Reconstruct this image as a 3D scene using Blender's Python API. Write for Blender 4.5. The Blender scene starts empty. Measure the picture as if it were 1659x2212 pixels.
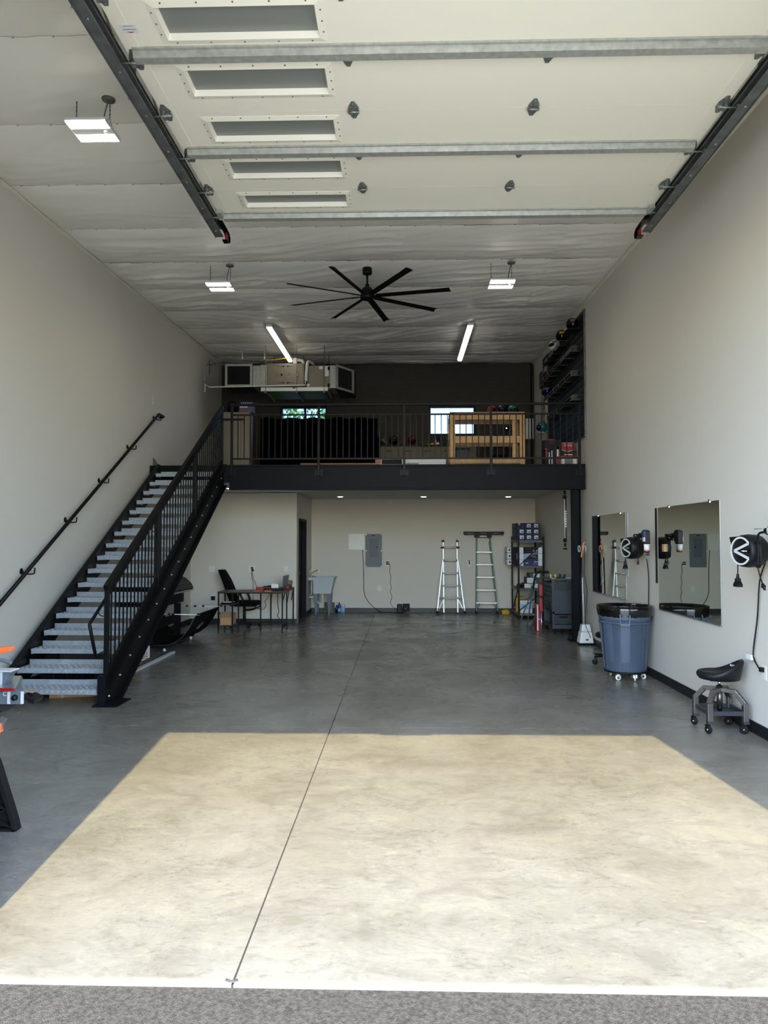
import bpy, bmesh, math, random
from mathutils import Vector, Matrix, noise
random.seed(7)
PI = math.pi
C = bpy.context.scene.collection
S = bpy.context.scene

# ---------------------------------------------------------------- camera
cam_d = bpy.data.cameras.new('camera')
cam_d.sensor_fit = 'HORIZONTAL'; cam_d.sensor_width = 36.0
cam_d.lens = 1560.0 / 1659.0 * 36.0
cam_d.clip_start = 0.05; cam_d.clip_end = 400
cam = bpy.data.objects.new('camera', cam_d); C.objects.link(cam)
cam.location = (0, 0, 1.65)
cam.rotation_euler = (PI / 2 + 0.0384426, 0, 0.0265767)
S.camera = cam
# ---------------------------------------------------------------- sky and sun
W = bpy.data.worlds.new('sky'); S.world = W; W.use_nodes = True
nt = W.node_tree; nt.nodes.clear()
sky = nt.nodes.new('ShaderNodeTexSky'); sky.sky_type = 'NISHITA'; sky.sun_disc = False
sky.sun_elevation = math.radians(52.0); sky.sun_rotation = math.radians(184.0)
sky.air_density = 1.0; sky.dust_density = 0.8; sky.ozone_density = 1.2
bg = nt.nodes.new('ShaderNodeBackground'); bg.inputs[1].default_value = 1.0
wo = nt.nodes.new('ShaderNodeOutputWorld')
nt.links.new(sky.outputs[0], bg.inputs[0]); nt.links.new(bg.outputs[0], wo.inputs[0])
sun_d = bpy.data.lights.new('sun', 'SUN'); sun_d.energy = 5.9; sun_d.angle = math.radians(0.53)
sun_d.color = (1.0, 0.82, 0.50)
sun = bpy.data.objects.new('sun', sun_d); C.objects.link(sun)
sun.location = (1, -8, 12)
sun.rotation_euler = Vector((-0.073, 1.0, -1.262)).to_track_quat('-Z', 'Y').to_euler()
# ---------------------------------------------------------------- exposure
S.view_settings.view_transform = 'Standard'; S.view_settings.look = 'None'
S.view_settings.exposure = 0.92; S.view_settings.gamma = 1.0
S.view_settings.use_curve_mapping = False
S.cycles.use_denoising = True
S.cycles.max_bounces = 12; S.cycles.diffuse_bounces = 8; S.cycles.glossy_bounces = 4
S.cycles.transparent_max_bounces = 12
S.cycles.sample_clamp_indirect = 6.0
S.cycles.caustics_reflective = False; S.cycles.caustics_refractive = False

# ---------------------------------------------------------------- helpers
ORG = {}
def lin(h):
    h = h.lstrip('#'); r = []
    for i in (0, 2, 4):
        c = int(h[i:i+2], 16) / 255.0
        r.append(c / 12.92 if c <= 0.04045 else ((c + 0.055) / 1.055) ** 2.4)
    return (r[0], r[1], r[2], 1.0)
def mat(name, col, rough=0.5, metal=0.0, spec=0.5, var=0.0, vs=8.0, bump=0.0, bs=60.0, coat=0.0, stretch=None, emit=None, es=0.0):
    m = bpy.data.materials.new(name); m.use_nodes = True
    t = m.node_tree; p = t.nodes['Principled BSDF']
    c = lin(col) if isinstance(col, str) else col
    p.inputs['Base Color'].default_value = c
    p.inputs['Roughness'].default_value = rough; p.inputs['Metallic'].default_value = metal
    p.inputs['Specular IOR Level'].default_value = spec; p.inputs['Coat Weight'].default_value = coat
    if emit:
        p.inputs['Emission Color'].default_value = lin(emit); p.inputs['Emission Strength'].default_value = es
    if var or bump:
        tc = t.nodes.new('ShaderNodeTexCoord'); mp = t.nodes.new('ShaderNodeMapping')
        t.links.new(tc.outputs['Object'], mp.inputs[0])
        if stretch: mp.inputs['Scale'].default_value = stretch
    if var:
        n = t.nodes.new('ShaderNodeTexNoise'); n.inputs['Scale'].default_value = vs; n.inputs['Detail'].default_value = 5
        t.links.new(mp.outputs[0], n.inputs['Vector'])
        r = t.nodes.new('ShaderNodeValToRGB')
        r.color_ramp.elements[0].position = 0.3; r.color_ramp.elements[1].position = 0.7
        r.color_ramp.elements[0].color = tuple(x * (1 - var) for x in c[:3]) + (1,)
        r.color_ramp.elements[1].color = tuple(min(1, x * (1 + var)) for x in c[:3]) + (1,)
        t.links.new(n.outputs[0], r.inputs[0]); t.links.new(r.outputs[0], p.inputs['Base Color'])
    if bump:
        n2 = t.nodes.new('ShaderNodeTexNoise'); n2.inputs['Scale'].default_value = bs; n2.inputs['Detail'].default_value = 3
        t.links.new(mp.outputs[0], n2.inputs['Vector'])
        b = t.nodes.new('ShaderNodeBump'); b.inputs['Strength'].default_value = bump; b.inputs['Distance'].default_value = 0.01
        t.links.new(n2.outputs[0], b.inputs['Height']); t.links.new(b.outputs[0], p.inputs['Normal'])
    return m
class B:
    def __init__(s): s.v = []; s.f = []; s.m = []; s.k = 0; s.sm = []; s.smooth = False
    def _add(s, vs, fs, smooth=None):
        o = len(s.v); s.v += [Vector(x) for x in vs]
        for f in fs:
            s.f.append([i + o for i in f]); s.m.append(s.k); s.sm.append(s.smooth if smooth is None else smooth)
        return s
    def hexa(s, p):
        return s._add(p, [(0,3,2,1),(4,5,6,7),(0,1,5,4),(1,2,6,5),(2,3,7,6),(3,0,4,7)])
    def box(s, x0, x1, y0, y1, z0, z1):
        return s.hexa([(x0,y0,z0),(x1,y0,z0),(x1,y1,z0),(x0,y1,z0),(x0,y0,z1),(x1,y0,z1),(x1,y1,z1),(x0,y1,z1)])
    def obox(s, c, size, R=None):
        R = R or Matrix.Identity(3); c = Vector(c); a, b, d = (x / 2 for x in size)
        return s.hexa([c + R @ Vector(q) for q in ((-a,-b,-d),(a,-b,-d),(a,b,-d),(-a,b,-d),(-a,-b,d),(a,-b,d),(a,b,d),(-a,b,d))])
    def bar(s, p, q, w, h, up=(0, 0, 1)):
        p, q = Vector(p), Vector(q); d = (q - p).normalized(); u = Vector(up)
        if abs(d.dot(u)) > 0.99: u = Vector((0, 1, 0))
        x = d.cross(u).normalized(); z = x.cross(d).normalized(); x *= w / 2; z *= h / 2
        return s.hexa([p-x-z, p+x-z, q+x-z, q-x-z, p-x+z, p+x+z, q+x+z, q-x+z])
    def tube(s, pts, r, n=8, closed=False, smooth=True, r1=None):
        P = [Vector(p) for p in pts]; N = len(P); vs = []; fs = []
        pr = None
        for i in range(N):
            if closed: d = (P[(i+1) % N] - P[i-1])
            else: d = P[min(i+1, N-1)] - P[max(i-1, 0)]
            d.normalize()
            if pr is None:
                u = Vector((0, 0, 1)) if abs(d.z) < 0.9 else Vector((1, 0, 0))
                x = d.cross(u).normalized()
            else:
                x = (pr - d * pr.dot(d)).normalized()
            pr = x; y = d.cross(x)
            rr = r if r1 is None else r + (r1 - r) * i / (N - 1)
            for k in range(n):
                a = 2 * PI * k / n + PI / n
                vs.append(P[i] + (x * math.cos(a) + y * math.sin(a)) * rr)
        M_ = N if closed else N - 1
        for i in range(M_):
            for k in range(n):
                a = i*n + k; b = i*n + (k+1) % n; c = ((i+1) % N)*n + (k+1) % n; d = ((i+1) % N)*n + k
                fs.append((a, d, c, b))
        s._add(vs, fs, smooth)
        if not closed:
            o = len(s.v) - len(vs)
            s.f.append([o + k for k in range(n)]); s.m.append(s.k); s.sm.append(False)
            s.f.append([o + (N-1)*n + n - 1 - k for k in range(n)]); s.m.append(s.k); s.sm.append(False)
        return s
    def cyl(s, p, q, r, r1=None, n=16, smooth=True): return s.tube([p, q], r, n, r1=r1, smooth=smooth)
    def lathe(s, prof, c, axis=(0, 0, 1), n=24, smooth=True):
        A = Vector(axis).normalized(); u = Vector((1,0,0)) if abs(A.x) < 0.9 else Vector((0,1,0))
        x = (u - A * u.dot(A)).normalized(); y = A.cross(x); c = Vector(c); vs = []; fs = []
        for r, h in prof:
            for k in range(n):
                a = 2*PI*k/n; vs.append(c + A*h + (x*math.cos(a) + y*math.sin(a)) * r)
        for i in range(len(prof) - 1):
            for k in range(n):
                fs.append((i*n+k, i*n+(k+1)%n, (i+1)*n+(k+1)%n, (i+1)*n+k))
        if prof[0][0] > 1e-5: fs.append(tuple(n-1-k for k in range(n)))
        if prof[-1][0] > 1e-5: fs.append(tuple((len(prof)-1)*n+k for k in range(n)))
        return s._add(vs, fs, smooth)
    def prism(s, poly, axis, a0, a1, smooth=False):
        def P(u, v, w):
            return {'x': (w, u, v), 'y': (u, w, v), 'z': (u, v, w)}[axis]
        n = len(poly)
        vs = [P(u, v, a0) for u, v in poly] + [P(u, v, a1) for u, v in poly]
        fs = [tuple(range(n)), tuple(range(2*n-1, n-1, -1))] + [(i, i+n, (i+1) % n + n, (i+1) % n) for i in range(n)]
        return s._add(vs, fs, smooth)
    def sph(s, c, r, n=14, smooth=True, z0=-1.0, z1=1.0):
        if not hasattr(r, '__len__'): r = (r, r, r)
        c = Vector(c); m = max(6, n // 2); vs = []; fs = []
        t0 = math.asin(z0); t1 = math.asin(z1)
        for i in range(m + 1):
            t = t0 + (t1 - t0) * i / m
            for k in range(n):
                a = 2*PI*k/n
                vs.append(c + Vector((math.cos(t)*math.cos(a)*r[0], math.cos(t)*math.sin(a)*r[1], math.sin(t)*r[2])))
        for i in range(m):
            for k in range(n):
                fs.append((i*n+k, i*n+(k+1)%n, (i+1)*n+(k+1)%n, (i+1)*n+k))
        return s._add(vs, fs, smooth)
    def quad(s, a, b, c, d): return s._add([a, b, c, d], [(0, 1, 2, 3)])
    def mesh(s, name, org, bev=0.0):
        me = bpy.data.meshes.new(name)
        me.from_pydata([v - org for v in s.v], [], s.f)
        me.polygons.foreach_set('material_index', s.m); me.polygons.foreach_set('use_smooth', s.sm)
        bm = bmesh.new(); bm.from_mesh(me)
        bmesh.ops.remove_doubles(bm, verts=bm.verts, dist=1e-6)
        bmesh.ops.recalc_face_normals(bm, faces=bm.faces)
        if bev:
            es = [e for e in bm.edges if len(e.link_faces) == 2 and e.calc_face_angle(0) > 0.6]
            bmesh.ops.bevel(bm, geom=es, offset=bev, segments=2, profile=0.6, affect='EDGES', clamp_overlap=True)
        bm.to_mesh(me); bm.free()
        return me
    def obj(s, name, mats, parent=None, bev=0.0, kind=None):
        lo = Vector((min(v[i] for v in s.v) for i in range(3))); hi = Vector((max(v[i] for v in s.v) for i in range(3)))
        org = Vector(((lo.x+hi.x)/2, (lo.y+hi.y)/2, lo.z))
        me = s.mesh(name, org, bev)
        for m in (mats if isinstance(mats, (list, tuple)) else [mats]): me.materials.append(m)
        o = bpy.data.objects.new(name, me); C.objects.link(o)
        o.location = org
        if parent: o.parent = parent; o.location = org - ORG[parent.name]
        ORG[o.name] = org
        if kind: o['kind'] = kind
        return o
def tag(o, label, cat, group=None):
    o['label'] = label; o['category'] = cat
    if group: o['group'] = group
    return o
def thing(name, label, cat, loc, group=None):
    o = bpy.data.objects.new(name, None); C.objects.link(o); o.empty_display_size = 0.1
    o.location = loc; ORG[o.name] = Vector(loc)
    return tag(o, label, cat, group)
def struct(name, b, m, parent=None, bev=0.0):
    o = b.obj(name, m, parent, bev)
    if not parent: o['kind'] = 'structure'
    return o
def dup(root, loc=None, rz=None, label=None, group=None, parent=None, off=None):
    r = root.copy(); C.objects.link(r)
    if parent: r.parent = parent
    if loc is not None: r.location = loc
    if off is not None: r.location = Vector(root.location) + Vector(off)
    if rz is not None: r.rotation_euler = (0, 0, rz)
    ORG[r.name] = Vector(r.location)
    if label: r['label'] = label
    if group: r['group'] = group
    for ch in list(root.children): dup(ch, parent=r)
    return r
def label_part(o, t): o['label'] = t; return o
def text(s, size, m, parent, loc, rot, name='lettering', depth=0.0005, align='CENTER', sx=1.0):
    cu = bpy.data.curves.new(name, 'FONT'); cu.body = s; cu.size = size; cu.extrude = depth
    cu.align_x = align; cu.align_y = 'CENTER'; cu.resolution_u = 2
    o = bpy.data.objects.new(name, cu)
    me = bpy.data.meshes.new_from_object(o); bpy.data.objects.remove(o); bpy.data.curves.remove(cu)
    me.materials.clear(); me.materials.append(m)
    o = bpy.data.objects.new(name, me); C.objects.link(o)
    o.rotation_euler = rot; o.scale = (sx, 1, 1)
    o.location = Vector(loc)
    if parent: o.parent = parent; o.location = Vector(loc) - ORG[parent.name]
    ORG[o.name] = Vector(loc)
    return o
F_FRONT = (PI/2, 0, 0)          # lettering that faces -Y
F_LEFT = (PI/2, 0, -PI/2)       # lettering that faces -X
def curve_pts(P, n=6):
    P = [Vector(p) for p in P]; out = []
    for i in range(len(P) - 1):
        a = P[max(i-1, 0)]; b = P[i]; c = P[i+1]; d = P[min(i+2, len(P)-1)]
        for k in range(n):
            t = k / n
            out.append(0.5 * ((2*b) + (c-a)*t + (2*a-5*b+4*c-d)*t*t + (3*b-a-3*c+d)*t**3))
    return out + [P[-1]]

# ---------------------------------------------------------------- materials
def node_mat(name, fn):
    m = bpy.data.materials.new(name); m.use_nodes = True; fn(m.node_tree, m.node_tree.nodes['Principled BSDF']); return m
def concrete(t, p):
    L = t.links.new; N = t.nodes.new
    g = N('ShaderNodeNewGeometry')
    def noi(sc, det, rough=0.6, dist=0.0, st=(1, 1, 1)):
        mp = N('ShaderNodeMapping'); mp.inputs['Scale'].default_value = st; L(g.outputs['Position'], mp.inputs[0])
        n = N('ShaderNodeTexNoise'); n.inputs['Scale'].default_value = sc; n.inputs['Detail'].default_value = det
        n.inputs['Roughness'].default_value = rough; n.inputs['Distortion'].default_value = dist
        L(mp.outputs[0], n.inputs['Vector']); return n.outputs[0]
    def ramp(src, stops):
        r = N('ShaderNodeValToRGB'); e = r.color_ramp.elements
        while len(e) < len(stops): e.new(0.5)
        for i, (pos, c) in enumerate(stops): e[i].position = pos; e[i].color = c
        L(src, r.inputs[0]); return r.outputs[0]
    def mix(a, b, f, mode='MIX'):
        x = N('ShaderNodeMix'); x.data_type = 'RGBA'; x.blend_type = mode
        if isinstance(f, float): x.inputs[0].default_value = f
        else: L(f, x.inputs[0])
        L(a, x.inputs[6]); L(b, x.inputs[7]); return x.outputs[2]
    big = ramp(noi(0.75, 5, 0.6, 0.6), [(0.30, (0.138, 0.131, 0.106, 1)), (0.50, (0.168, 0.163, 0.139, 1)), (0.70, (0.198, 0.195, 0.172, 1))])
    med = ramp(noi(3.2, 9, 0.74, 1.2, (0.8, 1.1, 1)), [(0.36, (0.84, 0.82, 0.78, 1)), (0.5, (1, 1, 1, 1)), (0.64, (1.12, 1.11, 1.05, 1))])
    c1 = mix(big, med, 1.0, 'MULTIPLY')
    fine = ramp(noi(15, 9, 0.78, 2.0, (0.6, 1.3, 1)), [(0.38, (0.76, 0.75, 0.72, 1)), (0.46, (0.98, 0.98, 0.98, 1)), (0.55, (1, 1, 1, 1)), (0.63, (1.20, 1.18, 1.08, 1))])
    c2 = mix(c1, fine, 1.0, 'MULTIPLY')
    sw = ramp(noi(2.1, 2, 0.5, 3.0), [(0.485, (1, 1, 1, 1)), (0.5, (1.06, 1.06, 1.04, 1)), (0.515, (1, 1, 1, 1))])
    c3 = mix(c2, sw, 1.0, 'MULTIPLY')
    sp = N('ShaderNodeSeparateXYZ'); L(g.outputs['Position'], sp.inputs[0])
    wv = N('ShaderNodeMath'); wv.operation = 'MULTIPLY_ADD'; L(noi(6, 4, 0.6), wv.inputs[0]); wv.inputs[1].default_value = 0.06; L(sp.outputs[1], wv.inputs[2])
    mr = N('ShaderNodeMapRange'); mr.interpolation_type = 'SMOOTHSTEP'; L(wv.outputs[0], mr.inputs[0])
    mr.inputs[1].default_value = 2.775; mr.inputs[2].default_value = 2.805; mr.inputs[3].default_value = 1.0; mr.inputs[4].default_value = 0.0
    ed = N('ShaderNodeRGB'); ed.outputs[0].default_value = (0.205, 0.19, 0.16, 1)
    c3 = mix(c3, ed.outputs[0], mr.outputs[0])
    L(c3, p.inputs['Base Color'])
    rr = ramp(noi(1.3, 4, 0.6, 0.8), [(0.3, (0.17, 0.17, 0.17, 1)), (0.7, (0.36, 0.36, 0.36, 1))]); L(rr, p.inputs['Roughness'])
    p.inputs['Specular IOR Level'].default_value = 0.42
    b = N('ShaderNodeBump'); b.inputs['Strength'].default_value = 0.12; b.inputs['Distance'].default_value = 0.01
    L(noi(9, 5, 0.6, 1.0), b.inputs['Height']); L(b.outputs[0], p.inputs['Normal'])
M = {}
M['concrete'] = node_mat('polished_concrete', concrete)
def asphalt(t, p):
    L = t.links.new; N = t.nodes.new; g = N('ShaderNodeNewGeometry')
    v = N('ShaderNodeTexVoronoi'); v.inputs['Scale'].default_value = 190; L(g.outputs['Position'], v.inputs['Vector'])
    n = N('ShaderNodeTexNoise'); n.inputs['Scale'].default_value = 60; n.inputs['Detail'].default_value = 6; L(g.outputs['Position'], n.inputs['Vector'])
    r = N('ShaderNodeValToRGB'); e = r.color_ramp.elements
    e[0].color = (0.016, 0.0145, 0.0120, 1); e[1].color = (0.066, 0.060, 0.050, 1); e[0].position = 0.3; e[1].position = 0.68
    L(n.outputs[0], r.inputs[0])
    x = N('ShaderNodeMix'); x.data_type = 'RGBA'; x.blend_type = 'MULTIPLY'; x.inputs[0].default_value = 0.15
    L(r.outputs[0], x.inputs[6]); L(v.outputs['Color'], x.inputs[7]); L(x.outputs[2], p.inputs['Base Color'])
    p.inputs['Roughness'].default_value = 0.9
    b = N('ShaderNodeBump'); b.inputs['Strength'].default_value = 0.8; b.inputs['Distance'].default_value = 0.006
    L(v.outputs['Distance'], b.inputs['Height']); L(b.outputs[0], p.inputs['Normal'])
M['asphalt'] = node_mat('asphalt', asphalt)
M['bounce_yard'] = mat('pale_bounce_concrete', (0.60, 0.57, 0.50, 1), 0.85, var=0.1, vs=0.4)  # colour of the added paving, pale for upward bounce light
M['joint'] = mat('joint_filler', '#3c3e3e', 0.8)
M['wall'] = mat('wall_paint', (0.60, 0.575, 0.515, 1), 0.62, spec=0.3, bump=0.08, bs=260)
M['wall_ext'] = mat('outside_stucco', '#b9b2a6', 0.9, bump=0.2)
M['ceil'] = mat('insulation_vinyl', (0.92, 0.905, 0.85, 1), 0.34, spec=0.5, bump=0.22, bs=5, stretch=(1, 2.5, 1))
M['soffit'] = mat('soffit_paint', (0.60, 0.575, 0.515, 1), 0.7, spec=0.2)
M['cmu'] = mat('painted_block', '#3b362f', 0.75, var=0.12, vs=25, bump=0.5, bs=90)
M['mortar'] = mat('mortar', '#48443c', 0.9)
M['base'] = mat('black_baseboard', '#090b0e', 0.5)
M['steel_dk'] = mat('dark_painted_steel', '#0a0e14', 0.55, spec=0.12, var=0.15, vs=2)
M['black_pc'] = mat('black_powder_coat', '#060708', 0.5, spec=0.2)
M['door_pan'] = mat('door_skin', (0.84, 0.82, 0.70, 1), 0.45, bump=0.05, bs=180)
M['galv'] = mat('galvanised', '#a9aca4', 0.42, metal=0.35, var=0.18, vs=22, bump=0.05, bs=30)
M['galv_dk'] = mat('dull_galvanised_track', '#656a69', 0.5, metal=0.5, var=0.3, vs=9)
M['hinge'] = mat('hinge_steel', '#858a86', 0.4, metal=0.55, var=0.3, vs=40)
M['tread'] = mat('tread_galvanised', '#a9b2ba', 0.45, metal=0.55, var=0.15, vs=30)
M['white'] = mat('white_plastic', '#d8dad6', 0.4)
M['white_mt'] = mat('white_enamel', '#cfd3d2', 0.35)
M['chrome'] = mat('chrome', '#c9cdd0', 0.15, metal=1.0)
M['alu'] = mat('aluminium', '#b9bec2', 0.32, metal=0.9)
M['alu_w'] = mat('bright_aluminium', '#d9dcdc', 0.4, metal=0.35)
M['black'] = mat('black_plastic', '#0a0b0c', 0.5, spec=0.25)
M['black_gl'] = mat('glossy_black', '#08090b', 0.15)
M['rubber'] = mat('rubber', '#0c0c0c', 0.8, spec=0.3)
M['red'] = mat('red_plastic', '#5a0a10', 0.4)
M['redbr'] = mat('bright_red', '#8f1116', 0.4)
M['orange'] = mat('orange_plastic', '#f0713a', 0.4)
M['yellow'] = mat('yellow_plastic', '#d6b02c', 0.5)
M['tan'] = mat('tan_grip', '#b98445', 0.6)
M['kraft'] = mat('cardboard', '#a98763', 0.85, var=0.08, vs=14)
M['kraft_dk'] = mat('dark_cardboard', '#8a6c4e', 0.85)  # darker cardboard colour for flaps, cartons and boards
M['tape'] = mat('packing_tape', '#b7b1a8', 0.3)
M['wood'] = mat('pine_lumber', '#b08c60', 0.6, var=0.18, vs=9, stretch=(1, 1, 1), bump=0.1)
M['desk'] = mat('walnut_laminate', '#46352a', 0.45, var=0.25, vs=5, stretch=(0.4, 6, 6))
M['fabric'] = mat('black_fabric', '#0b0b0c', 0.95, spec=0.1, bump=0.3, bs=160)
M['seat'] = mat('black_vinyl', '#101115', 0.5, spec=0.3)
M['cloth'] = mat('black_throw', '#040406', 1.0, spec=0.0)
M['cab'] = mat('beige_cabinet', '#6f6859', 0.6)
M['hvac'] = mat('beige_enamel', '#7d7766', 0.35, metal=0.25)
M['green'] = mat('green_reflection_pan', '#6a8f24', 0.5, metal=0.0)  # green reflection of the tree is put into the pan colour
M['pvc'] = mat('white_pvc', '#d3d3cd', 0.35)
M['mirror'] = mat('mirror_silver', '#cdd3cc', 0.01, metal=1.0)
M['bin'] = mat('grey_blue_bin', '#465365', 0.5, bump=0.15, bs=200)
M['bag'] = mat('black_bag', '#050505', 0.18, spec=0.6)
M['gun'] = mat('brushed_gunmetal', '#767472', 0.38, metal=0.9, var=0.15, vs=7)
M['gun_dk'] = mat('gunmetal_tray', '#4a4e54', 0.45, metal=0.7)
M['cart'] = mat('cart_blue_grey', '#27323d', 0.45)
M['cart_dk'] = mat('cart_panel', '#141b23', 0.5)
M['panel_g'] = mat('panel_grey', '#58626a', 0.5)
M['panel_d'] = mat('panel_grey_dark', '#49535b', 0.5)
M['sink'] = mat('sink_plastic', '#aeb8c0', 0.45)
M['sink_leg'] = mat('sink_leg_grey', '#5d6873', 0.5)
M['fib'] = mat('green_fibreglass', '#3d6a5c', 0.5)
M['lap'] = mat('laptop_grey', '#6d7174', 0.4, metal=0.5)
M['navy'] = mat('navy_carton', '#16204a', 0.7)
M['navy2'] = mat('navy_print', '#25305f', 0.7)
M['paper'] = mat('white_label', '#d9dcdf', 0.8)
M['ink'] = mat('black_ink', '#15161a', 0.8)
M['grey_ct'] = mat('grey_carton', '#4b4c4c', 0.8)
M['lav'] = mat('lavender_print', '#9aa0c4', 0.7)
M['blue'] = mat('blue_plastic', '#1c4a94', 0.4)
M['blue_lt'] = mat('light_blue_label', '#8db4d6', 0.5)
M['teal'] = mat('teal_shell', '#1f6b77', 0.2)
M['indigo'] = mat('indigo_shell', '#191a4a', 0.2)
M['purple'] = mat('purple_carton', '#4b4570', 0.7)
M['soap'] = mat('yellow_soap', '#9c9450', 0.3)
M['gl_ylw'] = mat('yellow_bag', '#c9a11f', 0.5, bump=0.4, bs=60)
M['leaf'] = mat('leaves', '#6d8a2a', 0.6, var=0.3, vs=3)
M['bark'] = mat('bark', '#4a3b2a', 0.9)
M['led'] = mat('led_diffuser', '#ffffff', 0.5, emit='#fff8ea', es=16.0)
M['led_st'] = mat('batten_diffuser', '#ffffff', 0.5, emit='#fff8ea', es=4.0)
M['led_lo'] = mat('recessed_led', '#ffffff', 0.5, emit='#f4f8ff', es=4.0)
M['slat'] = mat('slatwall_grey', '#1d1e20', 0.6, spec=0.2)
M['chk_w'] = mat('checker_white', '#b9b7b0', 0.6)
M['void'] = mat('dark_interior', '#060708', 0.9)
def clear(name, tint, fac, rough=0.03):
    m = bpy.data.materials.new(name); m.use_nodes = True; t = m.node_tree; t.nodes.clear()
    o = t.nodes.new('ShaderNodeOutputMaterial'); mx = t.nodes.new('ShaderNodeMixShader')
    a = t.nodes.new('ShaderNodeBsdfTransparent'); a.inputs[0].default_value = tint
    g = t.nodes.new('ShaderNodeBsdfGlossy'); g.inputs['Roughness'].default_value = rough; g.inputs[0].default_value = (1, 1, 1, 1)
    f = t.nodes.new('ShaderNodeFresnel'); f.inputs[0].default_value = 1.45
    ad = t.nodes.new('ShaderNodeMath'); ad.operation = 'ADD'; ad.inputs[1].default_value = fac; ad.use_clamp = True
    t.links.new(f.outputs[0], ad.inputs[0]); t.links.new(ad.outputs[0], mx.inputs[0])
    t.links.new(a.outputs[0], mx.inputs[1]); t.links.new(g.outputs[0], mx.inputs[2]); t.links.new(mx.outputs[0], o.inputs[0])
    return m
M['glass'] = clear('sky_blue_window_glass', (0.42, 0.53, 0.68, 1), 0.01)  # blue of the sky outside is put into the glass tint
M['pane'] = mat('frosted_door_glass', (0.20, 0.215, 0.20, 1), 0.35, spec=0.5)
M['acryl'] = clear('clear_acrylic', (0.72, 0.74, 0.74, 1), 0.06, 0.1)

# ================================================================ setting
XL, XR, YF, YB = -4.2, 3.0, 2.85, 16.5
def cz(y): return 5.36 + 0.034 * (y - 6.0)
b = B(); b.box(-60, 60, -60, 0.6, -0.4, -0.014); struct('floor_bounce_yard', b, M['bounce_yard'])  # unseen pale paving, added to bounce sunlight up into the room
b = B(); b.box(-60, 60, 0.6, 2.73, -0.4, -0.012); b.box(-60, -4.4, 2.73, 80, -0.4, -0.012); b.box(3.2, 60, 2.73, 80, -0.4, -0.012); b.box(-4.4, 3.2, 16.8, 80, -0.4, -0.012)
struct('floor_outside', b, M['asphalt'])
b = B(); b.box(-4.4, 3.2, 2.735, 16.8, -0.4, -0.008); fl = struct('floor', b, M['joint'])
ys = [2.73, 6.42, 9.62, 12.8, 16.8]
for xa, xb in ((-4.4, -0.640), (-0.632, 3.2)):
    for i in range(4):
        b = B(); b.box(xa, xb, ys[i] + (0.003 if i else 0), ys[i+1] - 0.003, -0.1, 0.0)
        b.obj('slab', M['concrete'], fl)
b = B(); random.seed(3)
pts = [(-0.66 + 0.012*k + random.uniform(-.01, .01), 2.742 + abs(k-1.5)*0.01, 0.0) for k in range(4)]
b.tube(pts, 0.006, 5); b.obj('crack_filler', M['joint'], fl)
b = B(); b.box(XL-.18, XL, 2.7, 16.8, 0, 6.2); struct('wall_left', b, M['wall'])
b = B(); b.box(XR, XR+.18, 2.7, 16.8, 0, 6.2); struct('wall_right', b, M['wall'])
OX0, OX1, OZ = -1.775, 2.355, 4.417
b = B(); b.k = 0
for y0, y1, k in ((2.70, 2.745, 1), (2.745, 2.86, 0)):
    b.k = k
    b.box(-7, OX0, y0, y1, 0, 6.3); b.box(OX1, 7, y0, y1, 0, 6.3); b.box(OX0, OX1, y0, y1, OZ, 6.3)
struct('wall_front', b, [M['wall'], M['wall_ext']])
b = B(); b.box(0.07, 0.50, 2.60, 2.70, 4.50, 4.60); b.box(0.15, 0.42, 2.63, 2.70, 4.60, 4.66)
struct('trim_sun_notch_block', b, M['black'])  # unseen box added outside above the opening, shaped to notch the sun patch
# back wall: slab with two window holes, painted blocks above, drywall below
wins = [(-2.83, -1.75, 4.04, 4.735), (0.59, 1.665, 4.04, 4.735)]
b = B(); b.k = 0
def holed(b, x0, x1, y0, y1, z0, z1):
    xs = [x0] + [v for w in wins for v in w[:2]] + [x1]
    for i in range(0, len(xs), 2): b.box(xs[i], xs[i+1], y0, y1, z0, z1)
    for w in wins: b.box(w[0], w[1], y0, y1, z0, w[2]); b.box(w[0], w[1], y0, y1, w[3], z1)
holed(b, XL, XR, YB+.010, YB+.22, 2.6, 6.2)
b.k = 1; b.box(XL, XR, YB, YB+.22, 0, 2.6)
wb = struct('wall_back', b, [M['mortar'], M['wall']])
full = None
r0 = 2.925; row = 0
while r0 < 5.9:
    x = XL - (0.2 if row % 2 else 0.0)
    while x < XR:
        xa, xb = max(x, XL), min(x + 0.40, XR)
        segs = [(xa + .004, xb - .004, r0 + .004, r0 + .199)]
        for w in wins:
            ns = []
            for s in segs:
                if s[1] <= w[0] or s[0] >= w[1] or s[3] <= w[2] or s[2] >= w[3]: ns.append(s); continue
                if s[0] < w[0]: ns.append((s[0], w[0], s[2], s[3]))
                if s[1] > w[1]: ns.append((w[1], s[1], s[2], s[3]))
                if s[2] < w[2] and s[0] < w[1]: ns.append((max(s[0], w[0]), min(s[1], w[1]), s[2], w[2]))
                if s[3] > w[3]: ns.append((max(s[0], w[0]), min(s[1], w[1]), w[3], s[3]))
            segs = ns
        for s in segs:
            if s[1] - s[0] < .02 or s[3] - s[2] < .02: continue
            isfull = abs(s[1]-s[0]-.392) < 1e-4 and abs(s[3]-s[2]-.195) < 1e-4
            if isfull and full:
                o = full.copy(); C.objects.link(o)
                o.location = Vector(((s[0]+s[1])/2, full_y + random.uniform(-.0015, .0015), s[2])) - ORG[wb.name]
            else:
                b = B(); b.box(s[0], s[1], YB, YB+.03, s[2], s[3]); o = b.obj('block', M['cmu'], wb, bev=.004)
                if isfull: full = o; full_y = ORG[o.name].y
        x += 0.40
    r0 += 0.203; row += 1
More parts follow.
